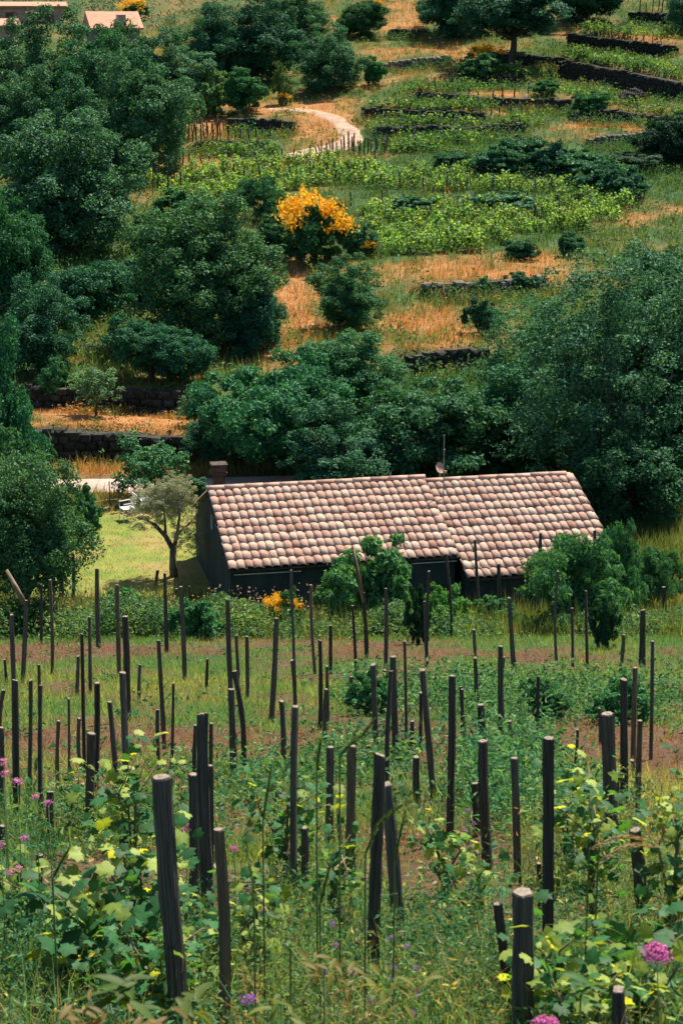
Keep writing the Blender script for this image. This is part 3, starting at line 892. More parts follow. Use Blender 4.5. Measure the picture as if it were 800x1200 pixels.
def trunk_mesh(seed, limbs=6, mt=None, r=.06, spread=.55, fork=.28):
    rng = np.random.default_rng(seed)
    mb = MB()
    p = [np.array([0, 0, -.05])]
    for k in range(1, 6):
        p.append(np.array([rng.normal(0, .02), rng.normal(0, .02), .72 * k / 5]) + (p[-1] * np.array([1, 1, 0])))
    mb.tube(p, [r * 1.5, r * 1.1, r * .95, r * .75, r * .5, r * .25], 8)
    for i in range(limbs):
        an = i * 2 * math.pi / limbs + rng.normal(0, .3)
        z0 = rng.uniform(fork, fork + .25)
        j = min(4, int(z0 / .72 * 5)); s = p[j] + (p[j + 1] - p[j]) * .5; s = s.copy(); s[2] = z0
        e_ = np.array([math.cos(an) * spread, math.sin(an) * spread, rng.uniform(z0 + .2, .85)])
        m_ = (s + e_) / 2 + np.array([0, 0, -.05])
        mb.tube([s, m_, e_], [r * .55, r * .35, r * .12], 6)
        mb.tube([m_, m_ + np.array([math.cos(an + .7) * .2, math.sin(an + .7) * .2, .2])], [r * .3, r * .1], 5)
    return mb.mesh("trunk", [mt or M['bark']], True)
TRUNK = [trunk_mesh(i) for i in range(3)]

NTREE = [0]
def tree(label, u, vtop, vbase, w, var=None, lib=None, tint=(1, 1, 1), cb=.12, cat="tree", name="broadleaf_tree", Y=None, group=None, rz=None, trunkscale=1.0, squash=1.0):
    """a tree from its outline in the photograph: middle u, top, base, crown width"""
    i = NTREE[0]; NTREE[0] += 1
    rng = random.Random(i * 13 + 5)
    if Y is None: p = hit(u, vbase)
    else:
        d = ray(u, vbase); p = np.array([d[0] * Y, Y, float(terr(d[0] * Y, Y))])
    # height so that the top lands at vtop
    Rr = w / 2 / ppm(p)
    yt = p[1]
    d = ray(u, vtop)
    top = d[2] * (yt - 0.1 * Rr)
    H = max(.4, top - p[2])
    if lib is BIG or lib is None or lib is CROWN:
        if cb <= .12: cb = .01
    lib = lib or CROWN
    if lib is CROWN or lib is BIG: Rr *= 1.06
    if (lib is CROWN or lib is BIG) and H / Rr < 1.45: lib = WIDE
    cm = lib[(var if var is not None else i) % len(lib)]
    root = thing(name, label, cat, tuple(p), 0, group)
    rz = rng.uniform(0, 6.28) if rz is None else rz
    c = link("crown", cm, root, (0, 0, H * cb), (0, 0, rz), (Rr * 1.03, Rr * squash, H * (1 - cb)))
    v_ = rng.uniform(.80, 1.22)
    c.color = (tint[0] * v_ * rng.uniform(.82, 1.35), tint[1] * v_, tint[2] * v_ * rng.uniform(.8, 1.1), 1)
    link("trunk", TRUNK[i % 3], root, (0, 0, 0), (0, 0, rz), (min(Rr, H) * trunkscale, min(Rr, H) * trunkscale, H * .78))
    return root
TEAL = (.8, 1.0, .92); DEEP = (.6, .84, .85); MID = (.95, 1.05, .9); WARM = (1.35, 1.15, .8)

# big trees at the right, behind the hut
tree("huge dense dark green tree rising right of the hut", 708, 296, 640, 268, 0, HUGE, TEAL, .1, Y=50, squash=.8)
tree("big tree filling the gap on the huge tree's left shoulder", 634, 352, 620, 176, 0, HUGE, TEAL, .1, Y=55)
tree("dark tree behind the right of the huge tree", 775, 300, 620, 190, 1, BIG, DEEP, .1, Y=55)
tree("tall dark tree at the right edge beside the huge tree", 805, 330, 640, 170, 1, BIG, DEEP, .1, Y=52)
tree("rounded tree left of the huge tree behind the annex roof", 604, 430, 615, 150, 1, BIG, TEAL, .08, Y=53)
tree("dark lower tree right of the annex roof below the huge tree", 735, 500, 650, 150, 3, CROWN, DEEP, .08, Y=47.5)
# behind the hut
tree("broad green tree behind the hut's left roof and chimney", 318, 425, 590, 178, 0, BIG, TEAL, .08, Y=53)
tree("tall tree behind the middle of the hut roof", 410, 392, 580, 128, 1, BIG, TEAL, .1, Y=57)
tree("full green tree directly behind the aerial", 486, 455, 590, 190, 1, BIG, (.75, .98, 1.0), .08, Y=52)
tree("small tree behind the chimney and left hut roof", 258, 470, 585, 84, 2, CROWN, TEAL, .1, Y=54)
tree("green tree filling the gap between hut roof and meadow", 392, 470, 590, 120, 0, CROWN, (.7, .95, 1.0), .08, Y=50.5)
# left middle
tree("large round tree between the vineyard and the grassy bank", 243, 232, 432, 172, 1, BIG, TEAL, .1, Y=66)
tree("dark tree leaning against the large round tree's right side", 296, 322, 424, 86, 1, CROWN, DEEP, .1, Y=65)
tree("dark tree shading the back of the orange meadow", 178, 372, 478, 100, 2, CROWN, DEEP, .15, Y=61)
tree("massive pale-topped tree on the left below the village", 78, 134, 372, 186, 0, BIG, (.85, 1.0, .95), .1, Y=84)
tree("dark round tree at the left edge under the massive tree", 15, 232, 380, 112, 3, CROWN, (.5, .95, .8), .1, Y=72)
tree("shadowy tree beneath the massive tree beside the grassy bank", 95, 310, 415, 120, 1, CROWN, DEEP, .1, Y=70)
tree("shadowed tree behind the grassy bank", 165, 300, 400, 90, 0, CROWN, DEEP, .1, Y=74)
tree("pointed leafy tree at the left edge beside the orange meadow", 2, 366, 520, 84, 4, CROWN, (.7, .95, 1.0), .05, Y=50)
tree("leafy tree at the left edge above the garden trees", 8, 470, 600, 100, 1, LOOSE, (.75, 1.0, .85), .05, Y=44)
tree("added dark tree over the shadowed slope left of the grassy bank", 50, 322, 452, 112, 2, CROWN, DEEP, .1, Y=62)  # dark tree added to fill the near-black tree shadow on this slope
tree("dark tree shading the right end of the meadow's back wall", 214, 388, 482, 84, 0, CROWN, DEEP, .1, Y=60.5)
# top left wood
for lb, u, vt, vb, w, var, Y in (
  ("tree at the left edge just below the small pink roof", 12, 26, 150, 100, 1, 118), ("full tree in the wood below the far orange roof", 62, 10, 150, 124, 0, 114),
  ("wide dark tree in the wood under the orange roof's gable", 122, 34, 165, 132, 2, 110), ("treetop just below the far orange roof's eave", 138, 27, 120, 90, 3, 122), ("bushy tree at the wood's lower right edge above the vineyard", 178, 70, 205, 122, 3, 104),
  ("tree behind the vineyard's left corner in deep shade", 140, 100, 200, 90, 1, 107), ("dark tree left of the tan bushes by the dirt track", 205, 34, 130, 90, 0, 124),
  ("tall dark tree above the dirt track bend", 298, -12, 108, 112, 2, 132), ("dark tree between the orange roof and the tall dark tree", 246, 8, 112, 92, 1, 130),
  ("tree in shadow left of the terrace walls by the track", 195, 96, 178, 70, 2, 112), ("tree at the left edge low in the wood", 20, 80, 165, 100, 3, 108),
  ("tree touching the massive tree in the wood's lower middle", 85, 90, 190, 100, 1, 106), ("dark tree on the skyline edge above the track", 340, -18, 70, 90, 1, 142)):
    tree(lb, u, vt, vb, w, var, CROWN, TEAL if var != 2 else DEEP, .06, Y=Y, group="trees of the upper left wood")
tree("round dense dark tree above the dirt track", 384, 30, 120, 88, 2, CROWN, (.62, .9, .9), .03, Y=127)
tree("lighter bushy tree beside the round dense tree near the top", 424, 2, 50, 56, 1, CROWN, (.8, 1, .9), .05, Y=147)
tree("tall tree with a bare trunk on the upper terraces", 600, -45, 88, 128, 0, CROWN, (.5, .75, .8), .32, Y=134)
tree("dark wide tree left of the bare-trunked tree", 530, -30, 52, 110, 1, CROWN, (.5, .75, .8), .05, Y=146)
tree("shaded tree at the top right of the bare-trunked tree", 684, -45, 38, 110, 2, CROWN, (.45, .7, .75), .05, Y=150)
tree("dark tree in the upper right corner beside the walls", 806, -20, 60, 60, 3, CROWN, DEEP, .05, Y=142)
tree("shade-darkened tree at the right edge beside the orange slope", 790, 132, 240, 104, 1, CROWN, (.28, .48, .55), .03, Y=104)  # near-black tint: the shade over this tree mass is put into the colour
tree("shadowy round shrub-like tree at the right end of the vineyard", 752, 176, 236, 80, 2, CROWN, (.3, .5, .55), .03, Y=103)  # same shade tinted into this crown
tree("round bright-rimmed tree beside the yellow broom", 407, 300, 387, 90, 2, CROWN, (.9, 1.1, .9), .02)
# meadow and garden
tree("small round brownish tree standing on the orange meadow", 113, 428, 492, 62, 0, LOOSE, (2.0, 1.35, 1.2), .3, Y=57.6, trunkscale=.8)
tree("slender grey-green tree at the right end of the orange meadow", 229, 458, 520, 48, 1, LOOSE, (2.2, 1.7, 1.7), .2, Y=56)
tree("leafy green tree in front of the dark stone wall behind the chairs", 183, 512, 592, 98, 0, LOOSE, (1.0, 1.15, .95), .12, Y=50.2)
tree("green garden tree on the left with bare stem above the weed hedge", 34, 535, 745, 138, 0, BIG, (1.0, 1.12, 1.0), .26, Y=35.2, trunkscale=.7)
tree("small leafy tree left of the lawn behind the garden tree", 72, 545, 690, 76, 1, LOOSE, (1.05, 1.15, .95), .1, Y=41)

# shrubs and bushes
def bush(label, u, vt, vb, w, var=None, tint=MID, Y=None, name="shrub", cat="shrub", lib=None, cb=0.0, group="shrubs"):
    i = NTREE[0]; NTREE[0] += 1
    rng = random.Random(i * 17 + 3)
    p = hit(u, vb) if Y is None else np.array([ray(u, vb)[0] * Y, Y, float(terr(ray(u, vb)[0] * Y, Y))])
    Rr = w / 2 / ppm(p)
    H = max(.25, ray(u, vt)[2] * p[1] - p[2])
    root = thing(name, label, cat, tuple(p), 0, group)
    lib = lib or (LOWB if H / Rr < 1.0 and var != 2 else BUSH)
    c = link("foliage", lib[(var if var is not None else i) % len(lib)], root, (0, 0, H * cb - .03), (0, 0, rng.uniform(0, 6.28)), (Rr, Rr, H * (1 - cb) + .03))
    v_ = rng.uniform(.9, 1.12)
    c.color = (tint[0] * v_, tint[1] * v_, tint[2] * v_, 1)
    st = link("stem", TRUNK[i % 3], root, (0, 0, 0), (0, 0, 0), (Rr * .5, Rr * .5, H * .7))
    return root
bush("feathery green bush covering the annex eave", 672, 624, 745, 168, 2, (1.4, 1.35, 1.0), Y=36.0)
bush("dark green bush below the annex's right corner", 716, 612, 742, 100, 2, (1.05, 1.15, 1.0), Y=37)
bush("small bush at the right of the annex by the field edge", 765, 640, 700, 90, 2, (1.2, 1.2, .9), Y=40)
bush("leafy bush growing in front of the hut's eave", 425, 628, 735, 128, 0, (1.7, 1.55, 1.0), Y=36)
bush("young bush with yellow-green leaves under the hut's right eave end", 520, 690, 745, 66, 1, (2.0, 1.8, .9), Y=35)
bush("dark shrub row piece above the vineyard's right half", 580, 172, 205, 80, 0, TEAL)
bush("dark shrub in the middle of the vineyard's upper edge", 640, 166, 205, 60, 1, DEEP)
bush("green shrub at the right of the vineyard's upper edge", 690, 176, 214, 90, 0, (.9, 1.1, .9))
bush("dark round shrub right of the vineyard on the slope", 730, 196, 236, 64, 1, DEEP)
bush("green scrubby shrub above the upper vine rows", 610, 160, 192, 70, 1, (.9, 1.0, .9))
bush("dark scrub bush at the vineyard's top right corner", 700, 190, 222, 80, 0, DEEP)
bush("low dark shrub between the two bands of vine rows", 600, 226, 246, 90, 0, TEAL)
bush("second low dark shrub between the bands, nearer the broom", 490, 230, 248, 70, 1, TEAL)
bush("rounded dark shrub on the terrace below the orange slope", 650, 180, 212, 56, 0, DEEP)
bush("low shrub left of the vineyard shrubs", 530, 178, 198, 50, 1, TEAL)
bush("tan-topped shrub left of the track bend", 246, 74, 98, 44, 0, (2.6, 1.7, 1.0), Y=124)
bush("tan and green shrub under the first tan shrub", 250, 98, 122, 50, 1, (2.0, 1.5, .9), Y=119)
bush("green leafy shrub between tan shrubs and track", 292, 80, 125, 62, 0, (.9, 1.2, .8), Y=119)
bush("small tan shrub beside the round dense tree", 332, 76, 96, 26, 1, (2.5, 1.5, .9), Y=123)
bush("bright green bush below the lighter tree near the top", 440, 66, 100, 34, 0, (.8, 1.4, .8))
bush("green shrub on the grass below the purple flowers", 692, 108, 132, 50, 1, (.9, 1.15, .8))
bush("shrub under the slanting long wall", 640, 92, 112, 40, 0, (1.0, 1.2, .8))
bush("dark shrub in the orange grass right of the vineyard", 672, 272, 300, 40, 0, TEAL)
bush("low dark shrub at the vineyard's lower right", 608, 282, 304, 44, 1, TEAL)
bush("grey-green bush below the yellow broom", 420, 262, 300, 46, 1, (1.1, 1.2, 1.2))
bush("bushy green shrub left of the yellow broom", 330, 252, 302, 60, 0, (.8, 1.05, .9), Y=84)
bush("mixed green shrub under the vineyard's left end", 225, 222, 262, 90, 1, (1.0, 1.15, .8), Y=90)
bush("shrub left of the large round tree", 180, 252, 300, 60, 0, (.9, 1.0, .9), Y=84)
bush("leafy shrub above the broom's left", 305, 205, 245, 70, 2, (1.0, 1.1, .9), Y=92)
bush("bush at the foot of the bare-trunked tree", 560, 62, 96, 60, 1, (1.2, 1.2, .8))
bush("grassy shrub on the bank's right end", 195, 378, 412, 44, 2, (1.6, 1.5, .8), Y=63)
bush("sunlit shrub behind the small brownish tree", 110, 440, 462, 60, 1, (2.0, 1.6, .9), Y=60.5)
bush("shrub at the left end of the meadow's back wall", 60, 420, 462, 44, 0, (1.0, 1.2, .9), Y=60)
bush("shrub growing against the dark wall left of the lawn tree", 52, 512, 552, 40, 0, (1.0, 1.2, .9), Y=53)
bush("tall weed bush by the lawn edge left of the chair", 100, 572, 612, 50, 1, (1.1, 1.2, .9), Y=47)
bush("dark bush behind the lawn tree beside the hut's back", 222, 560, 600, 52, 0, (.8, 1.0, .9), Y=50)
bush("small bush at the right wall end above the big tree", 560, 325, 352, 36, 1, (.9, 1.1, .9))
bush("shrub growing on the grey stone wall", 612, 318, 345, 40, 0, (.8, 1.0, .9))
bush("low shrub on the mid terrace by the big tree", 570, 350, 392, 56, 1, TEAL)

# yellow broom: foliage + blossoms
def blossom_mesh(seed, n=1500, size=.06, c=((.72, .33, .012), (.86, .52, .03)), zmin=.25):
    rng = np.random.default_rng(seed)
    k = 26
    cl = unit(rng.normal(size=(k, 3)) + np.array([0, -.2, .6])) * rng.uniform(.6, .98, (k, 1))
    C = cl[rng.integers(0, k, n)] + rng.normal(size=(n, 3)) * .14
    C = C * np.array([1, 1, .5]) + np.array([0, 0, .52])
    C = C[C[:, 2] > zmin]
    V, Q = leaf_kites(C, unit(rng.normal(size=C.shape) + np.array([0, -.2, .5])), size * rng.uniform(.6, 1.3, len(C)), size * .7, .1, rng)
    t = rng.random(len(C))[:, None]
    cols = np.repeat(np.array(c[0]) * (1 - t) + np.array(c[1]) * t, 4, 0)
    return new_mesh("blossom", V, [Q], [M['petal']], col=cols)
BLOS = [blossom_mesh(1, 2600, .085), blossom_mesh(2, 900, .1)]
def broom(label, u, vt, vb, w, Y=None, big=False, tint=(.8, 1.0, .7)):
    r_ = bush(label, u, vt + (vb - vt) * .08, vb, w, 1, tint, Y, "broom_shrub", "broom", group="yellow flowering shrubs")
    f = r_.children[0]
    b = link("blossom", BLOS[0 if big else 1], r_, (0, 0, f.scale[2] * .08), (0, 0, random.uniform(0, 6)), (f.scale[0] * 1.02, f.scale[1] * 1.02, f.scale[2] * 1.06))
    return r_
broom("large yellow flowering broom at the vineyard's lower edge", 368, 232, 318, 92, Y=82, big=True)
broom("small yellow tuft below the large broom", 432, 284, 302, 22)
broom("yellow broom beside the bare trunk of the tall tree", 568, 54, 84, 46, Y=136)
broom("tiny yellow bush by the track above the orange grass", 332, 110, 124, 18)
broom("yellow bush beyond the far orange roof", 156, 0, 18, 36, Y=172)
broom("yellow bush at the top beside the lighter tree", 441, 0, 12, 16, Y=152)
fl_ = broom("bright yellow flowers in front of the hut's dark wall", 331, 687, 735, 46, Y=35.5, big=True, tint=(1.2, 1.3, .8))
for c_ in fl_.children:
    if c_.name.startswith('blossom'): c_.scale.z *= .42; c_.location.z += c_.scale.z * .75; c_.scale.x *= .95
# purple patch on the upper terrace
pm = bush("purple flowering patch under the slanting long wall", 738, 104, 122, 34, 0, (2.2, .55, 1.7), name="flowering_bush", cat="flowers", group="wild flowers")

# ------------------------------------------------------------------ olive tree, chairs, lawn edge, fence
def olive():
    p = hit(204, 676)
    root = thing("olive_tree", "grey-green olive tree with forked trunk on the lawn by the hut", "olive tree", tuple(p))
    mb = MB()
    mb.tube([(0, 0, -.1), (-.02, 0, .35), (0.0, .02, .72)], [.11, .085, .085], 9)
    mb.tube([(0, .02, .66), (-.18, .03, 1.0), (-.42, 0, 1.28), (-.62, -.05, 1.42)], [.07, .06, .045, .02], 8)
    mb.tube([(0, .02, .66), (.10, .05, 1.05), (.16, .1, 1.5), (.12, .1, 1.9)], [.06, .045, .03, .012], 8)
    mb.tube([(-.18, .03, 1.0), (-.2, .2, 1.4), (-.25, .3, 1.7)], [.04, .025, .01], 6)
    mb.tube([(.1, .05, 1.05), (.4, .1, 1.3), (.55, .1, 1.5)], [.035, .02, .01], 6)
    link("trunk", mb.mesh("trunk", [M['olive_bark']], True), root)
    for (x, y, z, r_, h) in ((-.5, 0, 1.12, .66, .85), (.12, .1, 1.15, .62, 1.05), (.34, -.1, .55, .42, .75), (-.15, .3, 1.3, .6, .95), (.1, .1, 1.75, .5, .75), (-.45, .1, 1.6, .5, .7)):
        c = link("crown", OLIVE, root, (x, y, z), (0, 0, x * 5), (r_, r_, h)); c.color = (1.05, 1.0, .95, 1)
olive()

def chair(label, u, v, rz, Y=None):
    p = hit(u, v)
    root = thing("garden_chair", label, "chair", tuple(p), rz, "white plastic garden chairs on the lawn")
    root.scale = (.8, .8, .8)
    for sx in (-1, 1):
        for sy in (-1, 1):
            mb = MB(); mb.tube([(sx * .23, sy * .22, -.01), (sx * .19, sy * .18, .43)], [.016, .022], 6); link("leg", mb.mesh("leg", [M['white']]), root)
        mb = MB(); mb.tube([(sx * .23, -.2, .42), (sx * .25, -.2, .62), (sx * .25, .16, .64), (sx * .2, .22, .6)], .018, 6); link("armrest", mb.mesh("armrest", [M['white']]), root)
    mb = MB(); mb.box((0, 0, .43), (.42, .42, .03)); link("seat", mb.mesh("seat", [M['white']]), root)
    mb = MB()
    R = np.array(Euler((math.radians(-14), 0, 0)).to_matrix())
    mb.box((0, .24, .86), (.42, .025, .07), R); mb.box((0, .215, .60), (.4, .025, .06), R)
    for k in range(5): mb.box((-.16 + k * .08, .235, .68), (.05, .02, .40), R)
    link("backrest", mb.mesh("backrest", [M['white']]), root)
chair("white plastic chair standing clear on the lawn edge", 150, 610, math.radians(-65))
chair("white plastic chair half hidden behind the olive tree's leaves", 174, 606, math.radians(20))

def lawn_edge():
    pts = [hit(u, v) for u, v in ((100, 607), (118, 601), (136, 595), (152, 592), (200, 588), (236, 584))]
    mb = MB()
    for a_, b_ in zip(pts[:-1], pts[1:]):
        d = b_ - a_; L = math.hypot(d[0], d[1]); rz = math.atan2(d[1], d[0])
        mb.box((a_ + b_) / 2 + np.array([0, 0, .03]), (L + .02, .09, .12), Euler((0, 0, rz)).to_matrix())
    tag(link("lawn_edging", mb.mesh("lawn_edging", [M['pale_stone']])), "pale stone edging curving along the far side of the lawn", "edging")
lawn_edge()

def road_fence():
    root = thing("wire_fence", "thin wire fence with slim posts between lawn and road", "fence", tuple(hit(129, 600)))
    o = np.array(root.location)
    tops = []
    for u, v in ((94, 604), (129, 600), (214, 596)):
        p = hit(u, v); mb = MB()
        mb.tube([p - o + np.array([0, 0, -.05]), p - o + np.array([.01, 0, .85])], .018, 6)
        link("post", mb.mesh("post", [M['stake']]), root); tops.append(p - o)
    for h in (.35, .75):
        mb = MB()
        for a_, b_ in zip(tops[:-1], tops[1:]): mb.tube([a_ + np.array([0, 0, h]), (a_ + b_) / 2 + np.array([0, 0, h - .03]), b_ + np.array([0, 0, h])], .004, 4)
        link("wire", mb.mesh("wire", [M['metal']]), root)
road_fence()

# ------------------------------------------------------------------ vineyard stakes
def post_mesh(seed, sides=10, rings=7, taper=.9, rough=.06, mt='stake'):
    rng = np.random.default_rng(seed)
    an = np.arange(sides) * 2 * math.pi / sides
    shape = 1 + rough * rng.normal(size=sides)
    fl = rng.uniform(0, 6.28); shape = shape * (1 - .22 * np.clip(np.cos(an - fl), 0, 1) ** 4)      # one side split flat
    bend = rng.normal(0, .5 if sides < 12 else .16, 2); ph = rng.uniform(0, 6)
    V = []
    for k in range(rings):
        t = k / (rings - 1)
        rad = (1 - (1 - taper) * t) * (1 + .04 * rng.normal())
        off = bend * (math.sin(t * 3.4 + ph) - math.sin(3.4 + ph))
        sh = shape * (1 + rough * .4 * rng.normal(size=sides))
        V += [(off[0] + rad * s * math.cos(x), off[1] + rad * s * math.sin(x), t) for s, x in zip(sh, an)]
    tilt = rng.uniform(-.006, .006, 2)
    base = (rings - 1) * sides
    for j in range(sides):
        V[base + j] = (V[base + j][0], V[base + j][1], 1 + tilt[0] * math.cos(an[j]))
    Q = [(k * sides + j, k * sides + (j + 1) % sides, (k + 1) * sides + (j + 1) % sides, (k + 1) * sides + j) for k in range(rings - 1) for j in range(sides)]
    # chamfered cut end
    ctr = np.mean(np.array(V[base:]), 0)
    ins = [tuple(ctr + (np.array(v) - ctr) * np.array([.86, .86, 1]) + np.array([0, 0, .006])) for v in V[base:]]
    n = len(V); V += ins
    Q += [(base + j, base + (j + 1) % sides, n + (j + 1) % sides, n + j) for j in range(sides)]
    V.append(tuple(np.mean(np.array(ins), 0) + np.array([0, 0, .002])))
    T = [(n + j, n + (j + 1) % sides, n + sides) for j in range(sides)]
    return new_mesh("stake", V, [np.array(Q), np.array(T)], [M[mt], M['cut']], midx=[0] * len(Q) + [1] * len(T), smooth=False)
THIN = [post_mesh(i, 8, 7, .80, .12) for i in range(8)]
THICK = [post_mesh(i + 20, 16, 14, .93, .10) for i in range(7)]
BROWN = [post_mesh(i + 40, 10, 7, .92, .06, 'stake_brown') for i in range(2)]

# (top u, top v, base u, base v, width px [, mesh kind])
POSTS = [
 (86,649,85,705,4),(114,667,116,760,4.5),(137,686,140,795,4.5,'b'),(147,723,152,845,7),(144,789,149,945,8),(93,842,99,905,5),(193,672,195,765,4),(185,668,185,697,4),(186,751,193,878,5),(164,779,163,822,3.5),
 (105,723,106,812,4),(96,744,99,912,4.5),(92,769,93,815,4),(59,680,60,791,4,'b'),(49,685,49,755,3),(31,704,27,800,4.5),(14,721,18,860,5),(18,798,20,960,7),
 (6,773,6,800,4),(4,809,6,870,5),(36,798,37,930,5),(46,779,47,840,4),(48,804,50,960,6),(81,819,82,910,3.5),(114,801,113,925,7),(129,823,138,935,6.5),
 (2,853,3,950,7),(4,968,3,1005,9),(69,845,70,920,4.5,'b'),(107,860,105,980,8.5),(59,928,60,988,7),(84,940,85,968,6),(185,832,184,906,5),
 (190,912,214,1240,21),(144,973,147,1055,11),(47,1002,45,1062,7),
 (207,690,207,714,4),(212,688,217,797,5),(263,673,264,706,3),(267,704,272,832,5),(271,808,274,906,7),(277,745,277,800,4.5),(275,787,282,905,6),
 (289,746,290,819,5),(324,725,318,847,5.5),(243,772,244,808,3.5),(203,801,200,905,4),(341,669,346,812,4),(342,774,345,832,5),(346,829,343,1058,9.5),
 (333,655,335,718,3),(358,650,359,695,4),(364,686,368,790,4,'b'),(375,751,374,856,4.5),(387,733,387,790,4.5),(383,781,384,850,4),(382,808,386,880,5),(387,876,385,1005,9),
 (330,822,329,907,6.5),(300,688,300,712,3),(313,676,318,705,3),(397,945,397,1012,6),
 (237,838,243,1110,13.5),(248,848,247,930,5),(229,850,229,915,4.5),(246,898,246,1080,9),(227,908,228,1090,12.5),(256,973,264,1235,14.5,'k'),(357,970,358,1055,9),
 (426,695,427,772,5.5),(407,672,407,735,4),(440,690,441,728,3),(452,690,452,783,4),(465,650,465,718,3),(413,710,417,787,3.5),(474,752,476,876,4),(502,670,500,781,3.5),(497,705,500,778,3.5),
 (522,650,527,750,3.5),(556,633,562,729,3.5),(584,661,584,748,4.5),(596,701,601,790,5),(555,738,556,772,4),(556,771,562,835,5.5),(437,779,441,884,7),(461,770,463,895,7),(458,787,455,915,5.5),
 (495,786,508,937,7),(530,793,529,984,8),(540,805,541,872,4.5),(586,758,588,888,6),(590,770,591,797,4),(411,793,412,832,5),(452,785,452,812,9),
 (412,875,412,1052,11.5,'k'),(445,886,436,1165,14),(452,920,471,1130,14),(483,845,482,887,5),(487,887,488,946,8),(493,812,493,882,5),(563,826,566,885,8),(566,869,570,1018,11.5),
 (556,918,560,980,10),(587,822,588,888,5),(597,845,599,896,5.5,'b'),(541,808,541,876,4),
 (633,625,629,730,4),(653,670,653,784,3.5),(670,713,671,786,3.5),(686,693,688,790,3.5),(696,622,699,705,4),(702,635,703,705,5),(630,793,629,880,4.5),(630,879,631,908,6),(730,744,729,792,4.5),
 (730,797,731,953,7.5),(753,715,753,782,6.5),(764,752,762,890,5),(744,783,741,895,6,'b'),(778,672,778,692,3.5),(777,688,778,741,5),(702,830,703,872,4),(711,837,716,1010,17),
 (740,891,741,918,6),(749,845,746,978,6.5,'b'),(643,867,642,1190,13.5),(602,889,605,1035,8.5),(744,973,757,1110,15),(611,1047,617,1290,27),(631,1012,633,1085,6.5),(583,1060,603,1215,10.5),(724,1160,726,1330,18),
 (252,1093,254,1155,9),(676,855,676,905,4),(720,905,722,960,8)]
NEARLAB = {(190,912): "thick leaning grey stake with pale cut top beside the twin posts", (144,973): "short dark stake behind the yellow vine leaf on the left",
 (237,838): "tall thick split stake, tallest of the clustered dark posts", (246,898): "dark stake pressed against the back of the tall split stake", (227,908): "shorter flat-topped stake left of the tall split stake",
 (256,973): "brown-grey round stake with pale top in front of the clustered posts", (346,829): "tall slim grey stake behind the bushy middle grapevine", (387,876): "straight grey stake with sawn top left of the bent grass ear",
 (412,875): "mossy brown stake under the bent green grass ear", (445,886): "thick dark stake with pale round top, taller of the crossing pair", (452,920): "leaning dark stake with torn bark in front of the taller of the crossing pair",
 (566,869): "dark stake with a pale band near its top beside tall herbs", (711,837): "very wide dark plank-like stake on the right among vine leaves", (643,867): "tall square-topped dark stake right of the tall herbs",
 (744,973): "broad dark stake behind the two pale wheat ears", (611,1047): "thickest stake of all, blunt domed top at the bottom right", (583,1060): "thin leaning stake with wire touching the thickest stake",
 (724,1160): "short dark stump stake at the bottom edge on the right", (357,970): "short dark stake hidden beside the middle grapevine", (556,918): "short square stake with purple flowers at its foot",
 (602,889): "dark medium stake among narrow-leaved herbs", (107,860): "straight stake with lit edge beside the lit vine shoot on the left", (144,789): "stake with a pale planed face rising above the left grapevine",
 (252,1093): "low dark stake stub close behind the brown-grey round stake", (4,968): "short dark block of a stake at the left edge with pink flowers"}
BANDS = [(0, 735, "behind the weed hedge"), (735, 800, "on the bare soil before the weed hedge"), (800, 862, "on the grass one row nearer than the hedge"),
         (862, 912, "in the middle row of the vineyard"), (912, 2000, "in the nearer rows of the vineyard")]
ORD = ["first", "second", "third", "fourth", "fifth", "sixth", "seventh", "eighth", "ninth", "tenth", "eleventh", "twelfth", "thirteenth", "fourteenth", "fifteenth", "sixteenth", "seventeenth", "eighteenth",
       "nineteenth", "twentieth", "twenty-first", "twenty-second", "twenty-third", "twenty-fourth", "twenty-fifth", "twenty-sixth", "twenty-seventh", "twenty-eighth", "twenty-ninth", "thirtieth", "thirty-first", "thirty-second", "thirty-third", "thirty-fourth", "thirty-fifth", "thirty-sixth"]
cnt = {}
for k, q in enumerate(sorted(POSTS, key=lambda q: q[2])):
    ut, vt, ub, vb, w = q[:5]
    kind = q[5] if len(q) > 5 else ''
    p = hit(ub, vb)
    pp = ppm(p)
    # top point on the plane facing the camera at the same distance
    tpt = ray(ut, vt) * p[1]
    ax = Vector(tpt - p); H = ax.length
    rad = w / 2 / pp * (1.0 if w >= 9 else 1.16)
    lib = THICK if w >= 7 else THIN
    if kind in ('b', 'k'): lib = BROWN
    label = NEARLAB.get((ut, vt))
    if label is None:
        for lo, hi, ph in BANDS:
            if lo <= vb < hi: break
        n = cnt.get(ph, 0); cnt[ph] = n + 1
        ln = ax.x / H
        look = ("leaning" if abs(ln) > .06 else "upright"); look = ("short " if H < .5 else "tall " if H > 1.25 else "") + look
        colr = "brownish" if kind == 'b' else "dark"
        label = f"{look} {colr} stake, {ORD[n]} from left {ph}"
    rot = ax.to_track_quat('Z', 'Y').to_euler()
    sink = .12
    o = link("vineyard_stake", lib[k % len(lib)], None, tuple(np.array(p) - np.array(ax.normalized()) * sink), rot, (rad, rad, H + sink))
    o.rotation_mode = 'QUATERNION'
    o.rotation_quaternion = ax.to_track_quat('Z', 'Y') @ Euler((0, 0, k * 1.7)).to_quaternion()
    tag(o, label, "stake", "vineyard stakes")

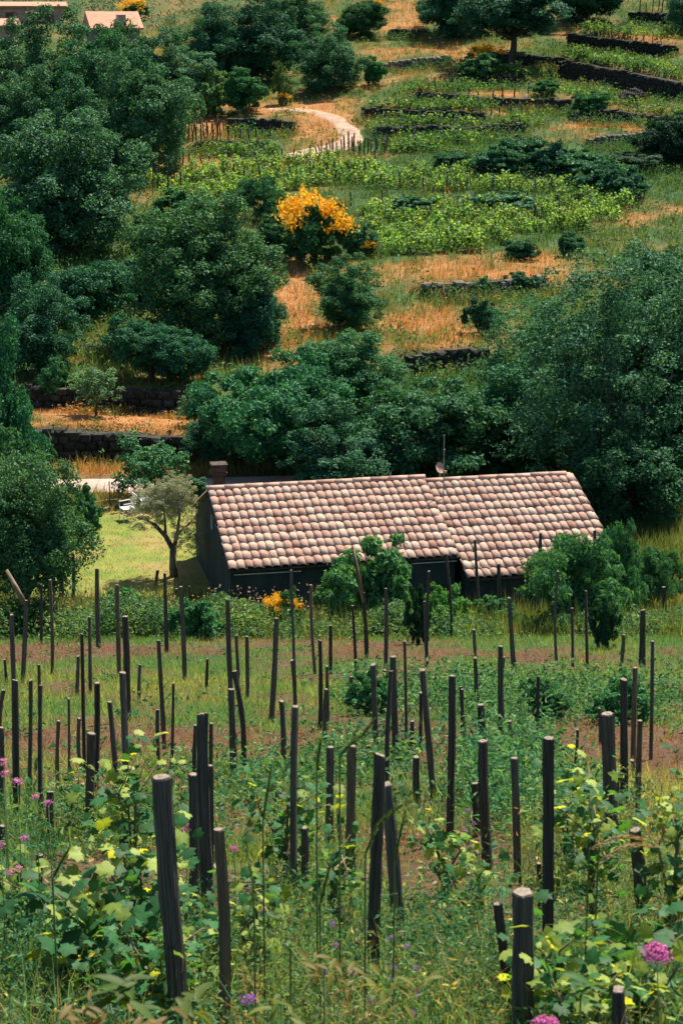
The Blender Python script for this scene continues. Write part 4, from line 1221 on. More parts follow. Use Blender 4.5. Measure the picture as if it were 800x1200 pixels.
# broken branches / slanted sticks
def stick(label, pts, r_, name="broken_stick"):
    base = np.array(pts[0]); mb = MB()
    mb.tube([np.array(q) - base for q in pts], [r_ * 1.1, r_, r_ * .7][:len(pts)] if len(pts) <= 3 else r_, 7)
    o = link(name, mb.mesh(name, [M['stake_brown']], True), None, tuple(base)); tag(o, label, "stick")
b0 = hit(27, 800); stick("broken pale branch slanting up left from a stake by the garden tree", [at(29, 708, b0[1]), at(20, 690, b0[1]), at(8, 668, b0[1] + .1)], .035)
b0 = hit(427, 772); stick("slender crooked stick rising from a stake in front of the leafy bush", [at(426, 705, b0[1]), at(420, 675, b0[1]), at(413, 640, b0[1])], .03)
b0 = hit(636, 102); bb = hit(612, 128)
o = stick("pale leaning plank on the upper terrace", [bb, at(617, 110, bb[1] + .2)], .12)

# far stakes
def far_stakes(look, place, rows, hpx, jit=3, brown=False):
    for ri, (u0, v0, u1, v1, n) in enumerate(rows):
        for i in range(n):
            t = (i + .5) / n
            u = u0 + (u1 - u0) * t + random.uniform(-jit, jit) * min(1.6, abs(u1 - u0) / n / 8); v = v0 + (v1 - v0) * t + random.uniform(-jit, jit) * .6
            p = hit(u, v); k_ = ppm(p)
            H = hpx * random.uniform(.75, 1.25) / k_
            o = link("terrace_stake", random.choice(BROWN if brown else THIN), None, (p[0], p[1], p[2] - .1), (random.gauss(0, .05), random.gauss(0, .06), random.uniform(0, 6)), (.05, .05, H + .1))
            line = "," if len(rows) == 1 else f" in {ORDS[ri]} line"
            tag(o, f"{look}, {ORD[i]} from left{line} {place}".replace("the dense cluster", "the cluster"), "stake", "small stakes on the far terraces")
ORDS = ORD
far_stakes("dark stake", "of the hillside vines", [(170, 206, 350, 190, 15), (175, 222, 420, 205, 16), (430, 225, 690, 225, 10), (400, 240, 690, 245, 10), (440, 262, 640, 262, 8), (450, 285, 560, 285, 5)], 18)
far_stakes("dark stake", "of the cluster below the track", [(362, 187, 415, 176, 12), (410, 182, 455, 178, 12), (420, 200, 440, 195, 4)], 18, 2)
far_stakes("pale brown stake", "in the dry patch beside the track", [(216, 160, 268, 156, 13), (218, 168, 262, 166, 9)], 18, 2, True)
far_stakes("little stake", "of the middle terraces", [(500, 110, 530, 98, 5), (440, 128, 640, 112, 14), (430, 142, 640, 134, 18), (440, 164, 610, 158, 20)], 13, 2)
far_stakes("thin stake", "of the high shaded terraces", [(745, 12, 780, 12, 5), (690, 40, 780, 60, 9), (606, 82, 650, 84, 7), (655, 92, 720, 108, 10), (690, 112, 740, 122, 6)], 13, 2)
far_stakes("stake", "before the dark wall beside the track bend", [(262, 165, 335, 162, 9)], 14, 2)

# ------------------------------------------------------------------ small grapevines on the far slope
def vine_clump(seed, n=150):
    rng = np.random.default_rng(seed)
    C = rng.normal(size=(n, 3)) * np.array([.30, .22, .27]) + np.array([0, 0, .5])
    sh = rng.uniform(0, 6.28, n // 4)
    C[:len(sh)] = np.stack([np.cos(sh) * .2, np.sin(sh) * .2, rng.uniform(.7, 1.25, len(sh))], 1)
    C[:, 2] = np.clip(C[:, 2], .1, None)
    L_ = rng.uniform(.13, .24, n)
    V, Q = leaf_kites(C, unit(rng.normal(size=(n, 3)) + np.array([0, 0, .5])), L_, L_ * .9, .1, rng)
    t = rng.random(n)[:, None] ** 1.6
    cols = np.repeat(np.array((.06, .18, .06)) * (1 - t) + np.array((.26, .40, .15)) * t, 4, 0)
    return new_mesh("grapevine", V, [Q], [M['vine']], col=cols)
VCL = [vine_clump(i) for i in range(5)]
nv = 0
for ri, (u0, v0, u1, v1, n) in enumerate((
  (172, 212, 400, 188, 30), (172, 222, 440, 200, 34), (190, 232, 450, 212, 34), (430, 208, 640, 211, 24), (430, 220, 735, 226, 33),
  (210, 242, 330, 228, 16), (420, 251, 735, 246, 34), (425, 263, 725, 258, 33), (430, 276, 690, 270, 30), (440, 288, 600, 284, 20), (440, 297, 560, 294, 13))):
    for i in range(n):
        u = u0 + (u1 - u0) * (i + .5) / n + random.uniform(-2.5, 2.5); v = v0 + (v1 - v0) * (i + .5) / n + random.uniform(-1.5, 1.5)
        p = hit(u, v)
        s = random.uniform(.5, .82)
        o = thing("grapevine", f"bright young grapevine, {ORD[i]} from left in hillside row {ORD[ri]} from the top", "grapevine", (p[0], p[1], p[2] - .04), random.uniform(0, 6), "small grapevines in rows on the hillside")
        f = link("foliage", VCL[nv % 5], o, (0, 0, 0), (0, 0, 0), (s, s, s * random.uniform(.8, 1.15)))
        g_ = random.uniform(.75, 1.2); f.color = (g_ * random.uniform(.85, 1.1), g_, g_, 1)
        nv += 1

# ------------------------------------------------------------------ grass and weeds (uncountable)
def scatter(n, y0, y1, dens=lambda y: 1 / y ** 1.2, half=lambda y: 2.0 + .225 * y, rng=RNG):
    ys = np.linspace(y0, y1, 400)
    w = dens(ys) * half(ys); cdf = np.cumsum(w); cdf /= cdf[-1]
    y = np.interp(rng.random(n), cdf, ys)
    x = (rng.random(n) * 2 - 1) * half(y)
    return x, y

HUT_C = ORG + RX * 4.4 + RB * 2.8
def in_hut(x, y):
    dx, dy = x - ORG[0], y - ORG[1]
    a_ = dx * RX[0] + dy * RX[1]; b_ = dx * RB[0] + dy * RB[1]
    return (a_ > -.05) & (a_ < 8.9) & (b_ > -.8) & (b_ < 6)

TRK = np.array([q[:2] for q in tp])
def on_track(x, y):
    d = np.full(x.shape, 1e9)
    for a_, b_ in zip(TRK[:-1], TRK[1:]):
        ab = b_ - a_; t = np.clip(((x - a_[0]) * ab[0] + (y - a_[1]) * ab[1]) / (ab @ ab), 0, 1)
        d = np.minimum(d, np.hypot(x - a_[0] - t * ab[0], y - a_[1] - t * ab[1]))
    return (d + .35 * noise(x, y, .8, 5) < .72) | ((np.abs(y - r0[1] - .1) < .95) & (x < r0[0] + 5))

def tufts(name, x, y, z, H, per, spread, bw, lean, col, seg=1, mt='grass', label=None):
    n = len(x)
    i = np.repeat(np.arange(n), per)
    m = len(i)
    P = np.stack([x[i], y[i], z[i]], 1)
    P[:, :2] += RNG.normal(size=(m, 2)) * np.broadcast_to(spread, (n,))[i][:, None]
    P[:, 2] -= .02
    h = H[i] * RNG.uniform(.45, 1.25, m)
    V, Q, T = blades(P, h, np.broadcast_to(bw, (n,))[i] * RNG.uniform(.6, 1.3, m), RNG.uniform(.1, lean, m), seg=seg)
    nvp = 3 if seg == 1 else 5
    c = col[i] * RNG.uniform(.65, 1.4, (m, 1))
    c = np.repeat(c, nvp, 0)
    o = link(name, new_mesh(name, V, [q for q in (Q, T) if q is not None], [M[mt]], col=c))
    o["kind"] = "stuff"
    return o

def herbs(name, x, y, z, H, per, spread, leaf, col, wl=.5, mt='grass', updir=.6):
    n = len(x); i = np.repeat(np.arange(n), per); m = len(i)
    C = np.stack([x[i], y[i], z[i] + H[i] * RNG.uniform(.1, 1.05, m)], 1)
    C[:, :2] += RNG.normal(size=(m, 2)) * np.broadcast_to(spread, (n,))[i][:, None]
    L_ = np.broadcast_to(leaf, (n,))[i] * RNG.uniform(.55, 1.4, m)
    Nn = unit(RNG.normal(size=(m, 3)) * .8 + np.array([0, 0, updir]))
    V, Q = leaf_kites(C, Nn, L_, L_ * wl, .12)
    c = np.repeat(col[i] * RNG.uniform(.6, 1.45, (m, 1)), 4, 0)
    o = link(name, new_mesh(name, V, [Q], [M[mt]], col=c)); o["kind"] = "stuff"
    return o

G1 = np.array([.065, .15, .045]); G2 = np.array([.035, .115, .045]); GY = np.array([.28, .27, .07]); GD = np.array([.38, .215, .09]); GR = np.array([.38, .155, .07])
# hill grass
x, y = scatter(33000, 53.5, 168, dens=lambda y: 1 / y ** .9, half=lambda y: 3 + .21 * y)
z = terr(x, y)
dry, soil, yel, lush = zones(x, y, z)
keep = ~on_track(x, y)
x, y, z, dry, yel, lush = (q[keep] for q in (x, y, z, dry, yel, lush))
r_ = RNG.random(len(x))
isdry = r_ < dry * .95 + .8 * blobs([(120, 492, 125, 20, .08, 1.0)], *proj(x, y, z))
def sel(q, m): return q[m]
cd = mix3(np.repeat(GD[None], len(x), 0), GR, np.clip(noise(x, y, 3.0, 77) * .7 + .25, 0, 1))
m = isdry
mead = blobs([(120, 492, 125, 24, .08, 1.0), (150, 551, 120, 14, 0, 1.0)], *proj(x, y, z))
tufts("dry_hill_grass", x[m], y[m], z[m], (.22 + .3 * RNG.random(m.sum())) * (1 - .72 * np.clip(mead[m], 0, 1)), 8, .16, .030, .6, cd[m])
m = ~isdry
cg = mix3(np.repeat(G1[None], len(x), 0), GY, np.clip(yel * .6 + .25 * RNG.random(len(x)), 0, 1)); cg = mix3(cg, G2, lush * .7)
tufts("green_hill_grass", x[m], y[m], z[m], (.2 + .35 * RNG.random(m.sum()) + .2 * lush[m]), 8, .17, .034, .6, cg[m])
m = (~isdry) & (RNG.random(len(x)) < .26 + .4 * lush)
herbs("hill_weeds", x[m], y[m], z[m], .25 + .45 * RNG.random(m.sum()), 7, .22, .16, cg[m] * .8)
# rough scrub between the terraces
x, y = scatter(2600, 56, 170, dens=lambda y: 1 / y ** .4, half=lambda y: 3 + .2 * y)
u, v = proj(x, y, terr(x, y))
pr_ = np.clip(noise(x, y, 3.2, 47, 3) * 1.6 + .05 + blobs(LUSH, u, v) * .5 - blobs([(560, 250, 170, 50, 0, 1.0), (300, 205, 130, 25, 0, 1.0), (120, 492, 125, 20, .08, 1.5)], u, v) * 1.5, 0, 1)
m = (RNG.random(len(x)) < pr_) & ~on_track(x, y)
x, y = x[m], y[m]; z = terr(x, y); n = len(x)
cs = mix3(np.repeat(np.array([[.035, .105, .045]]), n, 0), np.array([.15, .19, .06]), RNG.random(n) ** 1.6)
herbs("hill_scrub", x, y, z, .3 + .75 * RNG.random(n) ** 2, 46, .12 + .28 * RNG.random(n), .15, cs, wl=.5)
# grass hanging over the wall tops and standing at their feet
wx, wy = [], []
for nm, u1, v1, u2, v2, h, D in WALLS:
    p, q, _ = WPTS[nm]
    L = math.hypot(q[0] - p[0], q[1] - p[1])
    n = int(L * (60 if p[1] < 60 else 46))
    t = RNG.random(n); off = np.where(RNG.random(n) < .35, RNG.uniform(.05, .9, n), RNG.uniform(-1.3, -.15, n) )
    nx, ny = -(q[1] - p[1]) / L, (q[0] - p[0]) / L
    wx.append(p[0] + (q[0] - p[0]) * t + nx * off); wy.append(p[1] + (q[1] - p[1]) * t + ny * off)
x, y = np.concatenate(wx), np.concatenate(wy); z = terr(x, y)
dry, soil, yel, lush = zones(x, y, z)
cg = mix3(np.repeat(G1[None], len(x), 0), GY, RNG.random(len(x)) ** 2); cg = mix3(cg, GD, (RNG.random(len(x)) < dry * .8) * 1.0)
pat = np.clip(noise(x, y, 1.6, 71) * 1.2 + .55, 0.1, 1)
tufts("wall_grass", x, y, z, (.2 + .6 * RNG.random(len(x))) * np.where(y < 60, .5, 1) * pat, 9, .16, .03, .6, cg)
m = RNG.random(len(x)) < pat * .5
herbs("wall_weeds", x[m], y[m], z[m], (.2 + .7 * RNG.random(m.sum())) * np.where(y[m] < 60, .5, 1) * pat[m], 10, .22, .13, cg[m] * .8)
wx, wy = [], []
for nm, u1, v1, u2, v2, h, D in WALLS:
    p, q, _ = WPTS[nm]
    if p[1] < 62: continue
    L = math.hypot(q[0] - p[0], q[1] - p[1]); n = int(L * 34); t = RNG.random(n) * 1.1 - .05; off = -.1 - 1.7 * RNG.random(n) ** 1.3
    nx, ny = -(q[1] - p[1]) / L, (q[0] - p[0]) / L
    wx.append(p[0] + (q[0] - p[0]) * t + nx * off); wy.append(p[1] + (q[1] - p[1]) * t + ny * off)
x, y = np.concatenate(wx), np.concatenate(wy); n = len(x)
pat = np.clip(noise(x, y, 1.9, 171) * 1.0 + .75, 0.05, 1)
cs = mix3(np.repeat(np.array([[.022, .085, .042]]), n, 0), np.array([.08, .15, .05]), RNG.random(n) ** 2.5)
herbs("terrace_shade_scrub", x, y, terr(x, y), (.25 + .75 * RNG.random(n)) * pat, 9, .22, .15, cs)  # dark leaves added along the wall feet to paint in bands of shade
px_, py_ = [], []
for u0, v0, u1, v1 in ((470, 108, 600, 104), (500, 126, 640, 132), (430, 131, 560, 128), (430, 151, 640, 147), (440, 171, 600, 166), (460, 178, 560, 176), (670, 70, 800, 88), (660, 66, 790, 80), (655, 106, 800, 140), (680, 36, 790, 44), (560, 88, 650, 90), (240, 183, 320, 180), (270, 160, 340, 160), (650, 240, 740, 236)):
    for _ in range(150):
        t = RNG.random(); p = hit(u0 + (u1 - u0) * t, v0 + (v1 - v0) * t + RNG.normal() * 1.4); px_.append(p[0]); py_.append(p[1])
x, y = np.array(px_), np.array(py_); n = len(x)
herbs("terrace_vine_rows", x, y, terr(x, y), (.3 + .7 * RNG.random(n)) * np.clip(noise(x, y, 1.2, 5) + .7, .2, 1), 12, .20, .16, mix3(np.repeat(np.array([[.025, .10, .05]]), n, 0), np.array([.14, .25, .07]), RNG.random(n) ** 2.2), wl=.8, mt='vine')
# hillside beyond the top of the frame
x, y = scatter(2600, 165, 240, dens=lambda y: 1 + 0 * y, half=lambda y: 3 + .22 * y)
z = terr(x, y); r_ = RNG.random(len(x))
herbs("far_scrub", x, y, z, .4 + 1.2 * r_ * np.clip(noise(x, y, 8, 3) + .4, 0.1, 1), 14, .5, .34, mix3(np.repeat(np.array([[.06, .095, .055]]), len(x), 0), np.array([.22, .17, .12]), np.clip(noise(x, y, 6, 8) + .2, 0, 1)))
# lawn tufts and verge behind the hut
x, y = scatter(20000, 37.5, 53.5, dens=lambda y: 1 + 0 * y, half=lambda y: 2 + .2 * y)
z = terr(x, y); il = in_lawn(x, y); m = (~in_hut(x, y)) & (~on_track(x, y))
m2 = m & il
tufts("lawn_grass", x[m2], y[m2], z[m2], .04 + .07 * RNG.random(m2.sum()), 8, .09, .016, 1.0, mix3(mix3(np.repeat(np.array([[.085, .15, .025]]), m2.sum(), 0), np.array([.25, .20, .05]), RNG.random(m2.sum())), np.array([.28, .18, .08]), np.clip(noise(x[m2], y[m2], 1.3, 91) * 1.2, 0, .8)))
m2 = m & ~il
dd, ss, yy, ll = zones(x[m2], y[m2], z[m2])
tufts("verge_grass", x[m2], y[m2], z[m2], .15 + .35 * RNG.random(m2.sum()), 8, .15, .022, .6, mix3(mix3(np.repeat(G1[None], m2.sum(), 0), GY, yy), GD, np.clip(dd + .15, 0, 1)))
# vineyard floor
x, y = scatter(46000, 11.0, 36.6, dens=lambda y: 1 / y ** .8, half=lambda y: 1.8 + .205 * y)
z = terr(x, y); dry, soil, yel, lush = zones(x, y, z)
r_ = RNG.random(len(x))
m = r_ > np.clip(soil * 1.7, 0, .97)
cg = mix3(np.repeat(np.array([[.07, .22, .075]]), len(x), 0), np.array([.40, .37, .09]), np.clip(yel * .7 + .6 * RNG.random(len(x)) + .3 * noise(x, y, .8, 19) - .08, 0, 1))
tufts("vineyard_grass", x[m], y[m], z[m], .05 + .11 * RNG.random(m.sum()) + .04 * yel[m], 9, .07, .009, .8, cg[m])
m = (~m) & (RNG.random(len(x)) < .5)
tufts("dry_litter", x[m], y[m], z[m], .03 + .05 * RNG.random(m.sum()), 7, .09, .012, 2.2, mix3(np.repeat(GD[None] * .62, m.sum(), 0), GR * .45, RNG.random(m.sum())))
u, v = proj(x, y, z)
HERB = [(690, 822, 150, 18, 0, 1.3), (500, 826, 80, 14, 0, .7), (590, 935, 60, 60, 0, .9), (430, 915, 60, 40, 0, .7), (330, 930, 60, 30, 0, .5), (440, 818, 40, 24, 0, .8), (130, 960, 120, 30, 0, .6), (540, 820, 60, 20, 0, .6), (60, 700, 90, 20, 0, .5),
        (640, 735, 120, 10, 0, .5), (260, 905, 60, 20, 0, .5), (690, 940, 50, 40, 0, .5)]
hb = blobs(HERB, u, v)
m = RNG.random(len(x)) < np.clip(hb * .36 * (1 + 1.1 * noise(x, y, .9, 143, 2)), 0, .6) + .012
ch = mix3(np.repeat(np.array([[.03, .13, .06]]), len(x), 0), np.array([.15, .25, .075]), RNG.random(len(x)) ** 2)
herbs("vineyard_weeds", x[m], y[m], z[m], .06 + (.1 + .35 * np.clip(hb[m], 0, 1)) * RNG.random(m.sum()), 12, .08, .05 + .02 * RNG.random(m.sum()), ch[m], wl=.5)
m = RNG.random(len(x)) < np.clip(blobs([(585, 930, 60, 60, 0, 1.0)], u, v) * .25, 0, .5)
herbs("narrow_leaved_herbs", x[m], y[m], z[m], .25 + .3 * RNG.random(m.sum()), 16, .05, .085, ch[m] * np.array([.9, 1.05, 1.1]), wl=.2, updir=.2)

# weed hedge in front of the lawn and hut
n = 8000
x = RNG.uniform(-8.6, 8.8, n); y = 34.6 + RNG.normal(0, .8, n) + .5 * noise(x, x * 0, 1.6, 4)
lf = sstep(1.2, -1.6, x)                                     # leafier on the left, grassier on the right
thick = noise(x, y * .6, 1.0, 14, 3)
m = RNG.random(n) < np.clip(.25 + .4 * lf + 1.3 * thick, 0, .9)
x, y, thick, lf = x[m], y[m], thick[m], lf[m]; n = len(x)
hh = np.clip(.26 + .5 * thick + .18 * lf + .3 * RNG.random(n), .1, None)
z = terr(x, y)
ch = mix3(np.repeat(np.array([[.035, .125, .055]]), n, 0), np.array([.19, .27, .08]), np.clip(RNG.random(n) ** 2 + .5 * noise(x, y, .9, 61), 0, 1))
herbs("weed_hedge", x, y, z, hh, 20, .11, .08, ch)
n = 7600
x = RNG.uniform(-8.8, 8.8, n); y = RNG.uniform(33.6, 39.2, n); m = ~(in_hut(x, y)) & ~in_lawn(x, y) & (y > 34 + .7 * noise(x, x * 0, 1.3, 8)); x, y = x[m], y[m]; z = terr(x, y); n = len(x)
tufts("hedge_grass", x, y, z, .22 + .55 * RNG.random(n), 8, .12, .018, .5, mix3(mix3(np.repeat(G1[None], n, 0), GY, np.clip(RNG.random(n) * .6, 0, 1)), GD, (RNG.random(n) < .04) * 1.0))
x = RNG.uniform(-6.5, .5, 420); y = RNG.uniform(35.4, 37.2, 420); m = ~in_hut(x, y); x, y = x[m], y[m]
herbs("pinkish_seed_heads", x, y, terr(x, y), .75 + .45 * RNG.random(len(x)), 5, .05, .055, np.repeat(np.array([[.30, .2, .15]]), len(x), 0), wl=.6)

# foreground slope
x, y = scatter(28500, 3.6, 12.5, dens=lambda y: 1 / y ** .9, half=lambda y: 1.9 + .2 * y)
z = terr(x, y); dry, soil, yel, lush = zones(x, y, z)
r_ = RNG.random(len(x)); nz = noise(x, y, .9, 55, 2); n2 = noise(x, y, 1.5, 83, 2)
near = sstep(9.5, 6.5, y)                                    # thicker towards the lens
m = (r_ > np.clip(soil * 1.5, 0, .93)) & (RNG.random(len(x)) < .46 + .1 * near)
cg = mix3(np.repeat(np.array([[.035, .14, .065]]), len(x), 0), np.array([.24, .33, .08]), np.clip(RNG.random(len(x)) ** 2.4 + .4 * n2, 0, 1))
cg = mix3(cg, np.array([.34, .22, .10]), (RNG.random(len(x)) < .08 + .12 * n2) * 1.0)
tufts("foreground_grass", x[m], y[m], z[m], (.08 + .26 * RNG.random(m.sum())) * (1 + .5 * near[m]), 7, .045, .0055, .8, cg[m], seg=2)
cw = mix3(cg, np.array([.03, .13, .065]), np.clip(nz + .35, 0, 1))
cw[RNG.random(len(x)) < .025] = np.array([.42, .36, .09])
m = RNG.random(len(x)) < np.clip(.24 + .40 * near + .5 * nz - soil * .9, 0, .85)
herbs("foreground_weeds", x[m], y[m], z[m], (.10 + .26 * RNG.random(m.sum())) * (1 + .8 * nz[m]), 13, .05, .020 + .026 * RNG.random(m.sum()) ** 2, cw[m], wl=.5)
m = RNG.random(len(x)) < np.clip(n2 * .7 - soil * .3, 0, .35)
herbs("tall_narrow_weeds", x[m], y[m], z[m], .25 + .25 * RNG.random(m.sum()), 18, .03, .048, cw[m] * .9, wl=.17, updir=.15)
m = RNG.random(len(x)) < .03
cf = np.where(RNG.random((len(x), 1)) < .5, np.array([[.42, .32, .22]]), np.array([[.34, .17, .08]]))
herbs("fallen_pale_leaves", x[m], y[m], z[m], np.full(m.sum(), .05), 4, .09, .04, cf[m], wl=.7, updir=1.4)

# ------------------------------------------------------------------ foreground grapevines, leaf by leaf
def grape_leaf(seed):
    rng = np.random.default_rng(seed)
    ang = [-90, -62, -38, -14, 10, 33, 58, 75, 90]
    rad = [.24, .60, .54, .76, .62, .88, .70, .84, 1.0]
    pts = [(math.cos(math.radians(a_)) * r_, math.sin(math.radians(a_)) * r_) for a_, r_ in zip(ang, rad)]
    out = pts + [(-x, y) for x, y in pts[-2:0:-1]]
    out = np.array(out) * (1 + rng.normal(0, .05, (len(out), 1)))
    d = np.hypot(out[:, 0], out[:, 1])
    zz = -.28 * d ** 2 + .10 * np.abs(out[:, 0]) + rng.normal(0, .04, len(out))
    V = np.concatenate([np.column_stack([out, zz]), [[0, .0, .02]]]) * .5
    n = len(out)
    T = [(i, (i + 1) % n, n) for i in range(n)]
    V = np.concatenate([V, [[-.012, -.09, 0], [.012, -.09, 0], [.008, -.62, -.22], [-.008, -.62, -.22]]])
    g = rng.random()
    col = np.repeat(np.array([[.055, .145, .045]]), len(V), 0) * np.append(rng.uniform(.8, 1.25, n), [1.3, 1.3, 1.3, 1.3, 1.3])[:, None]
    return new_mesh("leaf", V, [np.array([(n + 1, n + 2, n + 3, n + 4)]), np.array(T)], [M['vine']], col=col, smooth=True)
GL = [grape_leaf(i) for i in range(5)]
def vine(label, u, v, spread_px, top_px, nleaf, yel=.2, seed=0, size=.115, shoots=4, Y=None, lift=0):
    """a bush-trained vine: short trunk, shoots, leaves; u, v base pixel"""
    rng = random.Random(seed)
    p = hit(u, v)
    k = ppm(p); sp = spread_px / k; H = top_px / k
    root = thing("grapevine", label, "grapevine", tuple(p), 0, "leafy grapevines between the near stakes")
    mb = MB(); mb.tube([(0, 0, -.05), (.02, .01, H * .18), (-.01, .02, H * .34)], [.045, .035, .04], 8); link("trunk", mb.mesh("trunk", [M['bark']], True), root)
    paths = []
    for i in range(shoots):
        an = rng.uniform(0, 6.28); e_ = np.array([math.cos(an) * sp * rng.uniform(.3, .9), math.sin(an) * sp * .6, H * rng.uniform(.75, 1.05)])
        b_ = np.array([0, 0, H * .3]); m_ = (b_ + e_) / 2 + np.array([rng.uniform(-.1, .1), 0, H * .12])
        pts = [b_, m_, e_]; paths.append(pts)
        mb = MB(); mb.tube(pts, [.009, .006, .003], 5); link("shoot", mb.mesh("shoot", [M['stake_brown']], True), root)
    for i in range(int(min(nleaf * 3.0, 190))):
        b_, m_, e_ = rng.choice(paths); t = rng.random() ** .8
        c = b_ * (1 - t) ** 2 + 2 * m_ * t * (1 - t) + e_ * t * t
        c = c + np.array([rng.gauss(0, sp * .36), rng.gauss(0, sp * .36), rng.gauss(0, H * .16)])
        c[2] = max(c[2], .06)
        s = size * .84 * rng.uniform(.5, 1.35)
        o = link("leaf", GL[i % 5], root, tuple(c), (rng.uniform(-.3, 1.25), rng.uniform(-.6, .6), rng.uniform(0, 6.28)), (s, s, s))
        r_ = rng.random()
        if r_ < yel * .95: o.color = (4.6, 2.3, 1.7, 1)  # pale yellow share: sun shining through is put into the leaf colour
        elif r_ < yel + .18: o.color = (2.3, 1.35, .7, 1)  # milder share, sunlit yellow-green also painted in
        else: g_ = rng.uniform(.5, 1.1); o.color = (g_ * .7, g_, g_ * 1.1, 1)
vine("grapevine on the left with a tall sunlit yellow-green shoot", 158, 1075, 55, 190, 58, .2, 1, shoots=5)
vine("bushy dark green grapevine in the middle behind the tall slim stake", 335, 1035, 62, 135, 62, .08, 2, .10, shoots=6)
vine("grapevine on the right climbing the very wide stake", 690, 1095, 70, 185, 70, .18, 3, .11, shoots=6)
vine("low grapevine with pale leaves on the bare soil centre", 545, 1090, 55, 75, 34, .2, 4, .10)
vine("grapevine with sunlit-yellow leaves in the bottom right corner", 745, 1255, 85, 190, 62, .2, 5, .12, shoots=6)
vine("grapevine with a big drooping leaf on the lower left", 95, 1170, 70, 150, 44, .12, 6, .15)
vine("low vine around the clustered posts with sunlit-yellow leaves", 245, 1180, 60, 110, 30, .25, 7, .10)
vine("small vine beside the crossing pair of stakes", 395, 1100, 40, 120, 26, .15, 8, .09)
vine("vine with lit leaf tips beside the thickest stake", 655, 1240, 60, 175, 36, .3, 9, .10)
vine("small vine behind the left stakes with light leaves", 85, 955, 30, 50, 26, .2, 10, .07)
vine("leafy vine at the lower left behind dark leaves", 190, 1230, 75, 150, 40, .05, 11, .13)

vine("vine with big leaves just left of the thick leaning grey stake", 170, 1150, 60, 190, 50, .25, 12, .12, shoots=5)
vine("vine in front of the clustered posts with shoots to the right", 300, 1170, 55, 130, 34, .2, 13, .10)
vine("vine filling the space right of the broad stake", 785, 1130, 55, 190, 50, .25, 14, .11, shoots=5)
vine("vine between the square-topped stake and the very wide stake", 665, 1030, 50, 120, 40, .2, 15, .10)
vine("low leafy vine beside the narrow-leaved herbs", 520, 1050, 45, 85, 30, .3, 16, .10)
vine("vine spilling over the bottom right between two stakes", 690, 1300, 75, 190, 50, .3, 17, .11, shoots=5)
vine("vine with sunlit-yellow tips left of the four slim stakes", 30, 1120, 50, 110, 34, .3, 18, .10)

# vines in the middle distance: dark stump with shoots
def stump_vine(label, u, vt, vb, w, seed):
    r_ = bush(label, u, vt, vb, w, seed % 2, (.45, .6, .5) if 'stump' in label else (1.1, 1.3, .9), None, "grapevine", "grapevine", group="old vines in the middle of the vineyard")
    return r_
stump_vine("dark old vine stump with leaves before the hut's right eave", 490, 690, 755, 34, 1)
stump_vine("dark old vine stump under the feathery bush", 706, 698, 760, 36, 0)
stump_vine("leafy vine clump with stub stakes left of the soil centre", 437, 790, 838, 62, 1)
stump_vine("vine growing beside the herbs on the right soil strip", 640, 795, 845, 60, 0)
stump_vine("leafy dark vine at the right end of the leafy strip", 720, 795, 848, 80, 1)
stump_vine("dark vine bush in the weed hedge below the olive", 155, 688, 748, 66, 0)
stump_vine("vine in the weed hedge before the hut gable", 235, 700, 750, 70, 1)
stump_vine("vine clump at the right of the hedge under the bush", 590, 700, 748, 70, 0)

# ------------------------------------------------------------------ flowers and grass ears in the foreground
def bloom_mesh(seed, c1, c2, n=90, pl=.5, pw=.22):
    rng = np.random.default_rng(seed)
    d = unit(rng.normal(size=(n, 3)) + np.array([0, 0, .6])); C = d * np.array([1, 1, .62]) * rng.uniform(.55, 1, (n, 1))
    V, Q = leaf_kites(C, unit(d + rng.normal(size=(n, 3)) * .5), pl * rng.uniform(.7, 1.2, n), pw, .1, rng)
    t = rng.random(n)[:, None]
    return new_mesh("bloom", V, [Q], [M['petal']], col=np.repeat(np.array(c1) * (1 - t) + np.array(c2) * t, 4, 0))
PINK = [bloom_mesh(1, (.55, .10, .30), (.75, .32, .48), 46), bloom_mesh(2, (.48, .10, .32), (.7, .3, .5), 46)]
MAG = bloom_mesh(3, (.40, .05, .24), (.66, .22, .46), 420, .26, .13)
PUR = bloom_mesh(4, (.20, .05, .28), (.42, .14, .5), 40)
def flower(label, u, v, wpx, vb, mesh, group, ub=None, Y=None):
    p = hit(ub or u, vb) if Y is None else np.array([ray(u, vb)[0] * Y, Y, float(terr(ray(u, vb)[0] * Y, Y))])
    k = ppm(p)
    t = at(u, v, p[1]); r_ = wpx / 2 / k
    root = thing("wild_flower", label, "flower", tuple(p), 0, group)
    d = t - p
    mb = MB(); mb.tube([(0, 0, -.03), d * .5 + np.array([.01, 0, 0]), d], [.004, .003, .002], 5); link("stem", mb.mesh("stem", [M['stalk']], True), root)
    link("bloom", mesh, root, tuple(d), (random.uniform(-.3, .3), random.uniform(-.3, .3), random.uniform(0, 6)), (r_, r_, r_))
    for i in range(2):
        o = link("leaf", GL[i], root, tuple(d * (.4 + .2 * i)), (.5, .3, i * 2.5), (.045, .05, .045)); o.color = (.9, 1.1, 1, 1)
g1, g2, g3 = "pink flower heads at the left edge", "magenta flower heads at the bottom edge", "small purple flowers at the foot of the crossing stakes"
flower("pink flower head beside the shorter flat-topped stake", 222, 971, 22, 1090, PINK[0], "pink flower heads")
flower("small magenta flower on the soil right of the round stake", 274, 995, 11, 1050, MAG, "pink flower heads")
